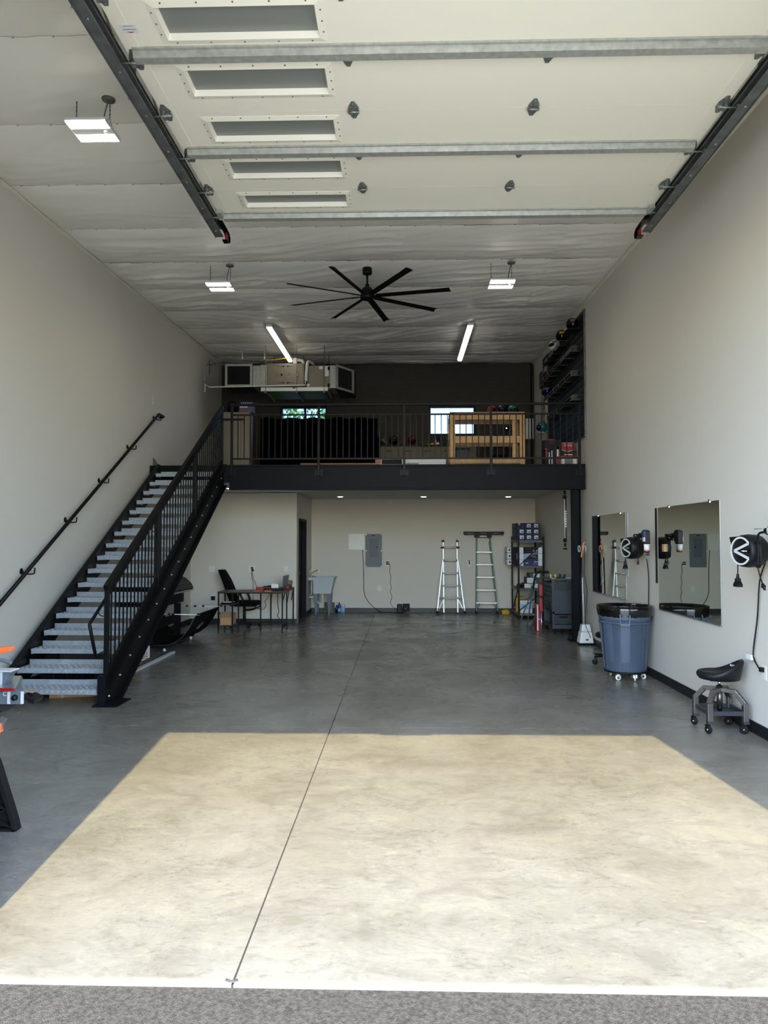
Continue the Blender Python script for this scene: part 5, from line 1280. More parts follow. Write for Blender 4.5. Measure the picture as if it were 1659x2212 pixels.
# office chair facing +x
ch = thing('office_chair', 'black swivel office chair pushed in behind the desk', 'chair', (-3.05, 13.72, 0))
cxx, cyy = -3.02, 13.72
b = B(); b.box(cxx-.24, cxx+.27, cyy-.24, cyy+.24, .40, .49); b.obj('seat', M['fabric'], ch, bev=.04)
b = B(); P0 = [(-.20, .50, .20), (-.26, .68, .23), (-.34, .88, .21), (-.41, 1.02, .15), (-.44, 1.08, .10)]
vs = []; fs = []
for (dx, z, hw) in P0:
    for (u, v) in ((.0, -1), (.05, -.9), (.06, 0), (.05, .9), (0, 1), (-.05, .85), (-.06, 0), (-.05, -.85)):
        vs.append((cxx + dx + u, cyy + v*hw, z))
for i in range(4):
    for k in range(8): fs.append((i*8+k, i*8+(k+1) % 8, (i+1)*8+(k+1) % 8, (i+1)*8+k))
fs += [tuple(range(7, -1, -1)), tuple(32+k for k in range(8))]
b._add(vs, fs, True); b.obj('backrest', M['fabric'], ch)
for s_ in (-1, 1):
    b = B(); b.tube(curve_pts([(cxx+.02, cyy+s_*.22, .42), (cxx+.04, cyy+s_*.29, .50), (cxx+.0, cyy+s_*.30, .60), (cxx-.02, cyy+s_*.29, .65)], 5), .020, 8); b.box(cxx-.14, cxx+.15, cyy+s_*.29-.04, cyy+s_*.29+.04, .65, .68); b.obj('armrest', M['black'], ch)
b = B(); b.cyl((cxx, cyy, .10), (cxx, cyy, .40), .028); b.obj('gas_lift', M['black'], ch)
b = B(); b.tube(curve_pts([(cxx+.26, cyy-.2, .42), (cxx+.24, cyy-.2, .36), (cxx+.1, cyy-.1, .32), (cxx, cyy, .32), (cxx+.1, cyy+.1, .32), (cxx+.24, cyy+.2, .36), (cxx+.26, cyy+.2, .42)], 5), .012, 6); b.obj('footrest_frame', M['black'], ch)
for a in range(5):
    A = math.radians(a*72+10); x, y = cxx+.29*math.cos(A), cyy+.29*math.sin(A)
    b = B(); b.bar((cxx, cyy, .11), (x, y, .085), .04, .025); b.obj('base_arm', M['black'], ch)
    b = B(); b.lathe([(0, -.02), (.028, -.02), (.028, .02), (0, .02)], (x, y, .03), axis=(math.cos(A+.9), math.sin(A+.9), 0), n=14); b.box(x-.012, x+.012, y-.012, y+.012, .055, .08); b.obj('caster', M['rubber'], ch)

# ================================================================ beneath the stairs: wide format printer and cartons
t = thing('large_format_printer', 'black wide format printer on wheeled stand behind staircase', 'printer', (-3.85, 11.4, 0))
P = [(-4.12, .78), (-3.66, .78), (-3.60, .83), (-3.63, .90), (-3.72, .99), (-3.85, 1.05), (-4.12, 1.06)]
b = B(); b.prism(P, 'y', 10.30, 12.35); b.obj('body', M['black'], t, bev=.006)
b = B(); b.prism([(-3.64, .775), (-3.585, .80), (-3.585, .82), (-3.64, .80)], 'y', 10.34, 12.31); b.obj('front_bar', M['alu'], t)
b = B()
for k in range(4): b.bar((-3.60-.018*k, 10.5, .85+.025*k), (-3.60-.018*k, 12.28, .85+.025*k), .004, .006)
b.obj('platen_rib', M['galv_dk'], t)
b = B(); b.box(-4.10, -3.75, 10.35, 12.30, .60, .77); b.obj('under_tray', M['steel_dk'], t, bev=.004)
b = B()
for y in (12.301,):
    for x, z in ((-3.80, .74), (-3.86, .68), (-3.80, .63)): b.cyl((x, 10.349, z), (x, 10.345, z), .008, n=8); b.cyl((-3.749, y-.08-(x+3.8), z), (-3.744, y-.08-(x+3.8), z), .008, n=8)
so = b.obj('bolt', M['alu'], t); so['kind'] = 'stuff'
for y in (10.62, 11.95):
    b = B(); b.box(-3.80, -3.70, y-.03, y+.03, .075, .60); b.obj('leg', M['steel_dk'], t, bev=.003)
    b = B(); b.box(-4.12, -3.47, y-.035, y+.035, .055, .085); b.obj('foot_bar', M['steel_dk'], t, bev=.003)
    for x in (-4.05, -3.52):
        b = B(); b.lathe([(0, -.012), (.022, -.012), (.022, .012), (0, .012)], (x, y, .022), axis=(.3, 1, 0), n=12); b.box(x-.012, x+.012, y-.012, y+.012, .04, .056); b.obj('caster', M['alu_w'], t)
b = B(); b.box(-3.79, -3.71, 10.65, 11.92, .30, .42); b.obj('cross_beam', M['black_pc'], t)
prof = [(-4.08, .36), (-4.04, .20), (-3.95, .10), (-3.80, .045), (-3.62, .045), (-3.48, .085), (-3.36, .17), (-3.26, .30), (-3.20, .41), (-3.15, .505)]
def basket_x(u):
    n_ = len(prof)-1; i = min(int(u*n_), n_-1); f = u*n_-i
    return (prof[i][0]+(prof[i+1][0]-prof[i][0])*f, prof[i][1]+(prof[i+1][1]-prof[i][1])*f)
b = B(); vs = []; fs = []; N = 36
for i in range(N+1):
    x, z = basket_x(i/N)
    for yy in (10.95, 12.32): vs += [(x, yy, z), (x+.003, yy, z-.004)]
for i in range(N):
    a = i*4; c_ = a+4
    fs += [(a, a+2, c_+2, c_), (a+1, c_+1, c_+3, a+3), (a, c_, c_+1, a+1), (a+2, a+3, c_+3, c_+2)]
b._add(vs, fs, True); b.obj('catch_basket', M['fabric'], t)
b = B()
b.tube([(basket_x(i/N)[0], 10.95, basket_x(i/N)[1]) for i in range(N+1)], .004, 5); b.obj('basket_piping', M['galv_dk'], t)
for y in (10.95, 12.32):
    b = B(); b.cyl((-3.86, y, .525), (-3.10, y, .508), .008); rd = b.obj('basket_rod', M['alu_w'], t)
    b = B()
    for x in (-3.70, -3.56, -3.11, -3.42 if y > 11 else -3.50): b.cyl((x-.02, y, .518), (x+.02, y, .518), .014)
    b.obj('rod_clip', M['black'], rd)
b = B(); b.cyl((-3.145, 10.95, .508), (-3.145, 12.32, .508), .007); b.obj('hem_rod', M['black'], t)
text('Gr', .22, M['galv'], t, (-3.312, 11.55, .245), (PI/2-.05, 0, PI/2-.15), 'lettering', depth=.001)
bpy.context.view_layer.update()
lg = [o for o in t.children if o.name.startswith('lettering')][0]
# lay the letters on the outer face of the basket (faces +x and down)
zx = Vector((.74, 0, -.67)).normalized(); xx = Vector((0, 1, 0)); yy_ = zx.cross(xx)
lg.rotation_euler = Matrix((xx, yy_, zx)).transposed().to_euler()
x_, z_ = basket_x(.755); lg.location = Vector((x_+.010, 11.6, z_-.004)) - ORG[t.name]; lg.scale = (1, 1, 1)
t = thing('brown_shipping_box', 'long brown shipping carton on floor under the lowest tread', 'box', (-3.42, 7.78, 0))
b = B(); R = Matrix.Rotation(.20, 3, 'Z'); c0 = Vector((-3.40, 7.72, .065)); b.obox(c0, (.66, .30, .13), R); b.obj('carton', M['kraft'], t, bev=.003)
for u in (-.20, .18):
    b = B(); b.obox(c0 + R @ Vector((u, 0, 0)), (.022, .304, .134), R); b.obj('packing_tape', M['tape'], t)
for k in range(4):
    x0 = -4.10 + k*.158
    t = carton('black_carton', 'black carton under the stairs, %s' % ['nearest left wall', 'second from left wall', 'second from the white cartons', 'nearest the white cartons'][k], x0, x0+.153, 8.12, 8.42, 0, .27, 'ink', 'box', 'row of black cartons beneath the stairs')
    b = B()
    for j in range(9): b.box(x0+.012+j*.015, x0+.018+j*.015, 8.117, 8.12, .02, .19)
    b.obj('vertical_rib', M['black_gl'], t)
    b = B(); b.box(x0+.05, x0+.11, 8.116, 8.12, .225, .24); b.obj('white_print', M['paper'], t)
t = carton('warning_carton', 'black carton with white warning print on top of black cartons', -4.10, -3.92, 8.13, 8.40, .271, .40, 'ink')
text('DO NOT STAND', .020, M['paper'], t, (-4.01, 8.128, .375), F_FRONT)
t = carton('dark_red_mark_carton', 'dark carton with red ring print on top of black cartons', -3.90, -3.50, 8.16, 8.42, .271, .37, 'grey_ct')
b = B(); b.tube(curve_pts([(-3.88, 8.155, .30), (-3.875, 8.155, .335), (-3.86, 8.155, .35), (-3.845, 8.155, .335), (-3.84, 8.155, .30)], 4), .004, 5); b.obj('red_ring', M['redbr'], t)
carton('kraft_sheet_box', 'brown cardboard box on floor beside left wall under stairs', -4.17, -3.90, 8.50, 8.9, 0, .30, 'kraft_dk')
t = carton('white_carton', 'white carton with red print, lower of two under stairs', -3.88, -3.535, 9.70, 10.05, 0, .17, 'paper', 'box', 'white cartons beside the stringer')
for (dz, nm) in ((0, t),):
    b = B()
    for i in range(5):
        for j in range(4):
            b.box(-3.56+.026*i, -3.56+.026*i+.014, 9.696, 9.6995, .05+.024*j, .05+.024*j+.010)
    b.box(-3.68, -3.555, 9.695, 9.6955, .092, .098); b.obj('red_print', M['redbr'], t)
t = carton('white_carton', 'white carton stacked on the lower one under stairs', -3.89, -3.545, 9.72, 10.05, .171, .30, 'paper', 'box', 'white cartons beside the stringer')
b = B(); b.box(-3.66, -3.56, 9.716, 9.7195, .21, .26); b.obj('grey_print', M['grey_ct'], t)
carton('brown_carton', 'brown carton in the middle under the stairs', -3.95, -3.45, 9.2, 9.5, 0, .22, 'kraft_dk')
b = B(); b.box(-3.53, -3.395, 8.86, 10.70, 0, .012); tag(b.obj('floor_board', M['grey_ct'], bev=.002), 'dark flat board lying on floor beside the staircase', 'board')
b = B(); b.prism([(-3.385, 0), (-3.335, 0), (-3.335, .022), (-3.352, .022), (-3.352, .014), (-3.368, .014), (-3.368, .022), (-3.385, .022)], 'y', 8.90, 10.55); tag(b.obj('aluminium_profile', M['alu_w']), 'long silver aluminium profile lying along dark floor board', 'profile')
b = B(); b.bar((-3.05, 7.9, .05), (-3.95, 9.6, .42), .05, .02); tag(b.obj('wooden_plank', M['kraft_dk']), 'thin brown plank leaning across the cartons under stairs', 'plank')

# ================================================================ foreground: mitre saw on folding stand
t = thing('folding_stand', 'black lattice legged folding stand at the left foreground edge', 'work stand', (-2.62, 4.27, 0))
for y, ox in ((4.12, -.02), (4.42, -.30)):
    b = B()
    P0 = [(u_+ox, v_) for u_, v_ in [(-2.50, 0), (-2.18, 0), (-2.195, .06), (-2.30, .37), (-2.40, .60), (-2.62, .60)]]
    # rim of the leg panel, then crossed ribs inside it
    def rim(p, q): b.bar((p[0], y, p[1]), (q[0], y, q[1]), .05, .022, up=(0, 1, 0)) if False else b.bar((p[0], y, p[1]), (q[0], y, q[1]), .022, .06, up=(0, 1, 0))
    for i in range(len(P0)): rim(P0[i], P0[(i+1) % len(P0)])
    b.obj('leg_frame', M['rubber'], t)
    b = B()
    def xr(z): return ox + (-2.18 - .27*z if z < .06 else -2.195 - (z-.06)*.34)
    def xl(z): return ox - 2.50 - z*.19
    for k in range(6):
        z0 = .02+.10*k; z1 = z0+.10
        b.bar((xl(z0)+.01, y, z0), (xr(z1)-.015, y, z1), .008, .045, up=(0, 1, 0)); b.bar((xr(z0)-.015, y, z0), (xl(z1)+.01, y, z1), .008, .045, up=(0, 1, 0))
    b.obj('lattice_rib', M['rubber'], t)
    b = B(); b.prism([(xl(0)+.01, .01), (xr(.06)-.012, .01), (xr(.30)-.012, .30), (xr(.58)-.012, .58), (xl(.58)+.01, .58)], 'y', y+.018, y+.024); b.obj('web_panel', M['void'], t)
b = B(); b.box(-3.05, -2.45, 4.09, 4.45, .60, .635); b.obj('table_top', M['black'], t, bev=.005)
b = B(); b.box(-2.66, -2.60, 4.12, 4.42, .02, .60); b.obj('inner_leg', M['rubber'], t)
b = B(); b.bar((-2.285, 4.12, .635), (-2.33, 4.12, .53), .012, .03); b.obj('strut', M['alu'], t)
b = B(); b.box(-2.33, -2.30, 4.10, 4.14, .55, .60); b.obj('orange_latch', M['orange'], t, bev=.003)
t = thing('mitre_saw', 'grey benchtop saw with orange handle on folding stand', 'saw', (-2.45, 4.1, .67))
b = B(); b.hexa([(-2.72, 3.98, .705), (-2.175, 3.98, .705), (-2.40, 4.35, .705), (-2.72, 4.35, .705), (-2.72, 3.98, .785), (-2.175, 3.98, .785), (-2.40, 4.35, .785), (-2.72, 4.35, .785)]); b.obj('base', M['panel_g'], t, bev=.006)
b = B(); b.box(-2.27, -2.255, 3.972, 3.98, .71, .78); b.box(-2.192, -2.178, 3.972, 3.98, .71, .78); b.obj('edge_rib', M['alu_w'], t)
b = B(); b.hexa([(-2.72, 3.97, .785), (-2.21, 3.97, .785), (-2.38, 4.35, .785), (-2.72, 4.35, .785), (-2.72, 3.97, .80), (-2.22, 3.97, .80), (-2.39, 4.35, .80), (-2.72, 4.35, .80)]); b.obj('table', M['alu'], t, bev=.002)
b = B(); b.prism([(-2.40, .787), (-2.24, .787), (-2.215, .797), (-2.24, .802), (-2.40, .802)], 'y', 3.955, 3.968); b.obj('red_stripe', M['redbr'], t)
b = B(); b.lathe([(0, 0), (.018, 0), (.016, .012), (.012, .022), (0, .022)], (-2.228, 3.98, .745), axis=(0, -1, 0), n=16); b.obj('knob', M['black'], t)
text('C', .035, M['paper'], t, (-2.288, 3.978, .765), F_FRONT)
b = B(); b.hexa([(-2.75, 4.02, .64), (-2.30, 4.02, .66), (-2.28, 4.10, .66), (-2.75, 4.10, .64), (-2.75, 4.02, .70), (-2.22, 4.02, .704), (-2.20, 4.10, .704), (-2.75, 4.10, .70)]); b.obj('lower_body', M['gun_dk'], t)
b = B(); b.obox((-2.155, 4.04, .735), (.075, .10, .030), Matrix.Rotation(.45, 3, 'Y')); b.obj('side_clamp', M['black'], t, bev=.004)
b = B(); b.obox((-2.165, 4.03, .775), (.05, .05, .008), Matrix.Rotation(.25, 3, 'Y')); b.obj('fence_wing', M['cab'], t)
b = B(); b.prism([(-2.60, .80), (-2.345, .80), (-2.33, .845), (-2.305, .868), (-2.315, .873), (-2.60, .873)], 'y', 4.08, 4.16); b.obj('fence', M['panel_g'], t, bev=.003)
b = B(); b.box(-2.60, -2.31, 4.07, 4.17, .873, .880); b.box(-2.375, -2.36, 4.075, 4.08, .80, .87); b.obj('fence_cap', M['alu_w'], t)
b = B(); b.tube(curve_pts([(-2.62, 4.14, .92), (-2.42, 4.14, .93), (-2.38, 4.14, .925), (-2.34, 4.14, .915)], 5), .011, 8); b.obj('grey_lever', M['panel_g'], t)
b = B(); P1 = [(-2.80, .92), (-2.58, .92), (-2.42, .965), (-2.342, .985), (-2.332, 1.005), (-2.342, 1.012), (-2.44, 1.008), (-2.58, .975), (-2.80, .97)]
b.prism(P1, 'y', 4.12, 4.17); b.obj('orange_handle', M['orange'], t, bev=.006)
b = B(); b.lathe([(0, -.03), (.15, -.03), (.15, .03), (0, .03)], (-2.75, 4.2, .95), axis=(0, 1, 0), n=28); b.obj('blade_guard', M['black'], t)
b = B(); b.box(-2.80, -2.70, 4.14, 4.28, .67, .90); b.obj('arm', M['black'], t)
t.location.y += .145

# ================================================================ hanging furnace above the mezzanine
hz0, hz1 = 4.79, 5.25
t = thing('furnace_unit', 'beige horizontal furnace with grey ductwork hung over mezzanine', 'furnace', (-2.35, 14.95, 4.66))
def grille(x0, x1, y0, y1, z0, z1, name, yslope=0.0):
    """duct box whose front may recede to the right"""
    f = .045
    def yy(x): return y0 + yslope*(x-x0)/(x1-x0)
    b = B()
    b._add([(x0, yy(x0), z0), (x1, yy(x1), z0), (x1, y1, z0), (x0, y1, z0), (x0, yy(x0), z1), (x1, yy(x1), z1), (x1, y1, z1), (x0, y1, z1)], [(0,3,2,1),(4,5,6,7),(1,2,6,5),(2,3,7,6),(3,0,4,7),(0,1,5,4)])
    o = b.obj(name, M['black_gl'] if False else M['void'], t)
    b = B(); e = .008
    for (a0, a1, c0, c1) in ((x0, x1, z0, z0+f), (x0, x1, z1-f, z1), (x0, x0+f, z0+f, z1-f), (x1-f, x1, z0+f, z1-f)):
        b.hexa([(a0, yy(a0)-e-.01, c0), (a1, yy(a1)-e-.01, c0), (a1, yy(a1)-e+.008, c0), (a0, yy(a0)-e+.008, c0), (a0, yy(a0)-e-.01, c1), (a1, yy(a1)-e-.01, c1), (a1, yy(a1)-e+.008, c1), (a0, yy(a0)-e+.008, c1)])
    b.obj('grille_frame', M['galv'], o)
    b = B(); n = 26
    for k in range(1, n):
        x = x0+f+(x1-x0-2*f)*k/n; b.box(x-.002, x+.002, yy(x)-.008, yy(x)-.002, z0+f, z1-f)
    s = b.obj('fin', M['black'], o); s['kind'] = 'stuff'
grille(-3.65, -3.09, 14.62, 15.25, 4.785, 5.255, 'return_box')
b = B(); b.box(-3.09, -2.93, 14.64, 15.22, 4.80, 5.23); b.box(-2.93, -2.80, 14.62, 15.22, 4.79, 5.24); b.obj('duct_transition', M['galv'], t, bev=.01)
b = B(); b.box(-2.80, -2.02, 14.62, 15.22, 4.79, 5.265); b.obj('cabinet', M['hvac'], t, bev=.006)
for x0, x1, kx in ((-2.785, -2.415, -2.45), (-2.395, -2.04, -2.36)):
    b = B(); b.box(x0, x1, 14.608, 14.62, 4.80, 5.255); o = b.obj('access_door', M['hvac'], t, bev=.004)
    for z in (4.86, 5.20):
        b = B(); b.lathe([(0, 0), (.016, 0), (.016, .008), (0, .010)], (kx, 14.608, z), axis=(0, -1, 0), n=12); b.obj('latch_knob', M['black'], o)
        b = B(); d = -1 if kx < -2.4 else 1; b.prism([(kx+d*.02, z-.006), (kx+d*.13, z-.001), (kx+d*.13, z+.001), (kx+d*.02, z+.006)], 'y', 14.602, 14.608); b.obj('pressed_rib', M['gun_dk'], o)
b = B(); b.box(-2.50, -2.47, 14.60, 14.608, 5.00, 5.05); b.obj('sight_window', M['black_gl'], t)
b = B(); b.box(-2.62, -2.52, 14.605, 14.608, 4.985, 5.07); b.box(-2.36, -2.30, 14.605, 14.608, 5.01, 5.06); b.obj('rating_label', M['cab'], t)
b = B(); b.sph((-2.155, 14.606, 5.03), (.020, .006, .055), 16); e = b.obj('oval_badge', M['black_gl'], t)
b = B(); b.sph((-2.155, 14.601, 5.03), (.014, .004, .045), 16); b.obj('badge_rim', M['galv'], e)
b = B(); b.box(-1.96, -1.49, 14.62, 15.22, 4.74, 5.215); b.obj('coil_cabinet', M['hvac'], t, bev=.004)
b = B(); b.box(-1.72, -1.64, 14.612, 14.62, 5.14, 5.20); b.box(-1.60, -1.52, 14.612, 14.62, 4.99, 5.20); b.obj('white_label', M['paper'], t)
b = B(); b.box(-1.625, -1.605, 14.61, 14.62, 4.99, 5.20); b.obj('red_label_edge', M['redbr'], t)
b = B(); b.box(-1.54, -1.50, 14.605, 14.62, 5.12, 5.19); b.box(-1.54, -1.50, 14.605, 14.62, 4.77, 4.84); b.obj('pipe_port', M['void'], t)
b = B(); b.box(-1.49, -1.37, 14.60, 15.22, 4.745, 5.215); b.obj('duct_transition', M['galv'], t, bev=.008)
grille(-1.37, -1.03, 14.56, 15.6, 4.73, 5.225, 'supply_box', .55)
b = B(); b.box(-2.90, -1.53, 14.55, 14.57, 4.68, 4.755); b.box(-2.90, -1.53, 15.40, 15.42, 4.68, 4.755); b.box(-2.90, -2.88, 14.57, 15.40, 4.68, 4.755); b.box(-1.55, -1.53, 14.57, 15.40, 4.68, 4.755); b.obj('drain_pan_rim', M['alu_w'], t)
b = B(); b.box(-2.88, -1.55, 14.57, 15.40, 4.675, 4.69); b.obj('drain_pan', M['green'], t)
for x in (-2.80, -2.16, -1.60):
    b = B(); b.box(x-.02, x+.02, 14.50, 15.48, 4.63, 4.672); b.obj('support_channel', M['galv_dk'], t)
    for y in (14.53, 15.44):
        b = B(); b.cyl((x, y, 4.62), (x, y, cz(y)-.04), .005, n=6); b.obj('hanger_rod', M['galv_dk'], t)
b = B(); b.box(-2.25, -2.19, 14.535, 14.55, 4.73, 4.75); b.obj('float_switch', M['redbr'], t)
t = thing('condensate_pipe', 'white plastic pipe running from furnace to left wall', 'pipe', (-3, 14.5, 4.7))
b = B(); b.tube([(-4.05, 14.5, 4.66), (-4.03, 14.5, 4.66), (-4.03, 14.5, 4.82), (-3.94, 14.5, 4.755), (-1.98, 14.5, 4.785), (-1.98, 14.5, 4.86)], .014, 8); b.obj('pipe', M['pvc'], t)
t = thing('vent_pipe', 'white plastic vent pipes rising beside the beige furnace', 'pipe', (-1.98, 14.55, 4.8))
b = B(); b.tube(curve_pts([(-1.975, 14.57, 4.88), (-1.97, 14.57, 5.05), (-1.955, 14.57, 5.22), (-1.935, 14.60, 5.29), (-1.89, 14.8, 5.31), (-1.87, 15.1, 5.31)], 6), .030, 12); b.obj('pipe', M['pvc'], t)
b = B(); b.tube(curve_pts([(-2.08, 14.9, 5.265), (-2.08, 14.9, 5.34), (-2.12, 14.9, 5.39), (-2.22, 14.9, 5.40), (-2.26, 14.9, 5.40)], 5), .035, 12); b.box(-2.29, -2.22, 14.86, 14.94, 5.30, 5.44); b.obj('elbow', M['pvc'], t)
b = B(); b.lathe([(.035, 0), (.035, .05), (0, .05)], (-1.93, 14.585, 4.79), axis=(0, -1, 0), n=14); b.obj('drain_cap', M['pvc'], t)
t = thing('gas_pipe', 'black gas pipe along ceiling above the furnace filter box', 'pipe', (-3, 14.9, 5.3))
b = B(); b.tube([(-4.0, 14.7, 5.05), (-4.0, 14.7, 5.38), (-3.92, 14.7, 5.30), (-3.80, 14.7, 5.30), (-3.70, 14.7, 5.36), (-2.85, 14.7, 5.36)], .012, 8); b.cyl((-4.05, 14.7, 5.27), (-3.72, 14.7, 5.27), .012); b.obj('pipe', M['galv_dk'], t)
b = B(); b.tube(curve_pts([(-2.85, 14.7, 5.36), (-2.65, 14.7, 5.36), (-2.4, 14.7, 5.39), (-2.26, 14.75, 5.40)], 5), .009, 8); b.obj('yellow_flex', M['yellow'], t)
for x in (-3.32, -2.86): b = B(); b.cyl((x, 14.7, 5.36), (x, 14.7, 5.55), .008, n=8); b.lathe([(0, 0), (.018, .01), (.018, .05), (0, .06)], (x, 14.7, 5.37), n=10); b.obj('hanger', M['alu_w'], t)

# ================================================================ things on the mezzanine
FZ = 2.881
t = thing('storage_cabinet', 'beige two door storage cabinet beside the stair landing', 'cabinet', (-3.0, 13.1, FZ))
b = B(); b.box(-3.25, -2.77, 12.92, 13.18, FZ, 3.96); b.obj('body', M['cab'], t, bev=.003)
for x0, x1 in ((-3.245, -2.93), (-2.925, -2.775)):
    b = B(); b.box(x0, x1, 12.90, 12.92, FZ+.06, 3.95); o = b.obj('door', M['cab'], t, bev=.003)
b = B(); b.sph((-2.87, 12.885, 3.76), .018, 10); b.obj('knob', M['black'], t)
b = B(); b.box(-2.968, -2.726, 12.95, 13.15, 3.9605, 4.10); o = tag(b.obj('printed_carton', M['purple'], bev=.002), 'purple printed carton on top of the beige cabinet', 'box')
b2 = B(); b2.box(-2.965, -2.82, 12.947, 12.949, 4.05, 4.075); b2.obj('white_print', M['paper'], o); b2 = B(); b2.box(-2.965, -2.80, 12.947, 12.949, 3.965, 3.985); b2.obj('red_band', M['redbr'], o)
b = B(); b.box(-2.965, -2.73, 12.95, 13.12, 4.101, 4.155); o = tag(b.obj('flat_carton', M['navy'], bev=.002), 'thin navy carton on top of the purple carton', 'box')
b2 = B()
for k in range(6): b2.sph((-2.93+.035*k, 12.947, 4.13), (.012, .003, .010), 8)
b2.obj('white_print', M['lav'], o)
b = B(); b.sph((-3.12, 13.06, 4.037), (.10, .12, .075), 14); b.tube(curve_pts([(-3.2, 13.05, 4.0), (-3.18, 13.02, 4.14), (-3.08, 13.02, 4.16), (-3.03, 13.05, 4.05)], 5), .015, 6); tag(b.obj('black_bag', M['fabric']), 'dark bag slumped on top of the beige cabinet', 'bag')
# draped black sofa back
t = thing('draped_sofa', 'long sofa under black throw standing behind the railing', 'sofa', (-1.48, 12.9, FZ))
b = B(); vs = []; fs = []; nx, nz = 60, 14; random.seed(11)
for j in range(nz+1):
    for k in range(nx+1):
        u = k/nx; x = -2.52 + 2.07*u; z = FZ+.10 + (3.80-FZ-.10)*j/nz
        fold = .004*math.sin(u*60 + math.sin(u*9)*2) + .012*noise.noise(Vector((u*9, j*.12, 2)))
        top = .014*math.sin(u*31) + .012*noise.noise(Vector((u*14, 5, 0)))
        vs.append((x, 12.62 + fold + (.04 if j == nz else 0), z + (top if j >= nz-1 else 0)))
for j in range(nz):
    for k in range(nx): a = j*(nx+1)+k; fs.append((a, a+1, a+nx+2, a+nx+1))
b._add(vs, fs, True); b.obj('black_throw', M['cloth'], t)
b = B(); b.box(-2.50, -.47, 12.67, 12.90, FZ+.10, 3.76); b.obj('backrest', M['fabric'], t, bev=.04)
b = B(); b.box(-2.50, -.47, 12.90, 13.55, FZ+.10, 3.30); b.obj('seat', M['fabric'], t, bev=.05)
for x in (-2.55, -.57): b = B(); b.box(x, x+.14, 12.72, 13.55, FZ+.08, 3.50); b.obj('armrest', M['fabric'], t, bev=.04)
for x in (-2.4, -.6):
    for y in (12.75, 13.45): b = B(); b.cyl((x, y, FZ), (x, y, FZ+.11), .025); b.obj('foot', M['black'], t)
b = B(); b.box(-1.73, -.47, 12.10, 12.16, FZ+.0045, FZ+.06); tag(b.obj('wood_board', M['kraft_dk'], bev=.002), 'thin brown board lying along the mezzanine edge', 'board')
t = thing('long_white_carton', 'long white carton with red end at the mezzanine edge', 'box', (.12, 12.2, FZ))
b = B(); b.box(-.47, .72, 12.12, 12.28, FZ, FZ+.135); b.obj('carton', M['paper'], t, bev=.002)
b = B(); b.box(-.469, -.37, 12.117, 12.1195, FZ+.015, FZ+.13); b.obj('red_end', M['redbr'], t); b = B(); b.box(-.36, -.02, 12.117, 12.1195, FZ+.04, FZ+.12); b.obj('dark_print', M['ink'], t)
b = B(); b.box(.05, .26, 12.10, 12.117, FZ, FZ+.06); b.obj('grey_clip', M['galv_dk'], t)
# low bench with drawers along the back
t = thing('workbench', 'long low beige cabinet bench with black top by back wall', 'workbench', (.55, 16.15, FZ))
b = B(); b.box(-.52, 1.62, 15.92, 16.46, FZ, 3.715); b.obj('carcass', M['cab'], t)
b = B(); b.box(-.55, 1.65, 15.88, 16.47, 3.715, 3.75); b.obj('top', M['black'], t, bev=.003)
for k in range(5):
    x0 = -.51 + k*.425
    b = B(); b.box(x0, x0+.415, 15.90, 15.92, 3.44, 3.70); o = b.obj('drawer', M['cab'], t, bev=.003)
    b = B(); b.box(x0+.13, x0+.29, 15.885, 15.90, 3.60, 3.615); b.obj('pull', M['black'], o)
    b = B(); b.box(x0, x0+.415, 15.90, 15.92, FZ+.05, 3.43); b.obj('door', M['cab'], t, bev=.003)
for (x, m_, lab) in ((-.21, 'black_gl', 'black round helmet on the bench nearest the sofa'), (.195, 'red', 'dark red round helmet on the black bench top')):
    t = thing('round_helmet', lab, 'helmet', (x, 16.0, 3.751), 'round helmets on the bench')
    b = B(); b.sph((x, 16.0, 3.855), (.105, .12, .105), 20); b.obj('shell', M[m_], t)
    b = B(); b.sph((x, 15.93, 3.84), (.075, .06, .045), 16); b.obj('visor', M['black_gl'], t); b = B(); b.sph((x+.02, 15.885, 3.90), (.022, .01, .014), 8); b.obj('decal', M['galv'], t)
t = thing('bench_clutter_jar', 'dark jars and small tools at bench end nearest the sofa', 'jar', (-.44, 16.0, 3.751))
b = B(); b.lathe([(0, 0), (.04, 0), (.04, .08), (0, .08)], (-.47, 16.0, 3.751), n=14); b.obj('jar', M['ink'], t)
b = B(); b.lathe([(0, 0), (.03, 0), (.03, .10), (0, .10)], (-.37, 16.0, 3.751), n=14); b.obj('jar', M['galv_dk'], t)
b = B(); b.cyl((-.42, 16.0, 3.751), (-.42, 16.0, 3.93), .006); b.cyl((-.47, 16.0, 3.831), (-.44, 16.0, 3.90), .005); b.obj('tool_shank', M['chrome'], t)
b = B(); b.prism([(.52, 3.751), (.68, 3.751), (.68, 3.79), (.65, 3.80), (.60, 3.77), (.52, 3.765)], 'y', 15.94, 16.0); tag(b.obj('yellow_tool', M['yellow']), 'yellow hand tool lying on the black bench top', 'tool')
t = thing('desk_vise', 'small metal vise and bottle on bench below window', 'vise', (.77, 16.0, 3.751))
b = B(); b.box(.72, .80, 15.95, 16.05, 3.751, 3.80); b.box(.70, .73, 15.95, 16.05, 3.80, 3.88); b.cyl((.70, 16.0, 3.82), (.84, 16.0, 3.82), .012); b.obj('body', M['gun'], t)
b = B(); b.lathe([(0, 0), (.03, 0), (.03, .16), (.012, .20), (.012, .26), (0, .26)], (.79, 16.12, 3.751), n=12); b.obj('bottle', M['black'], t)
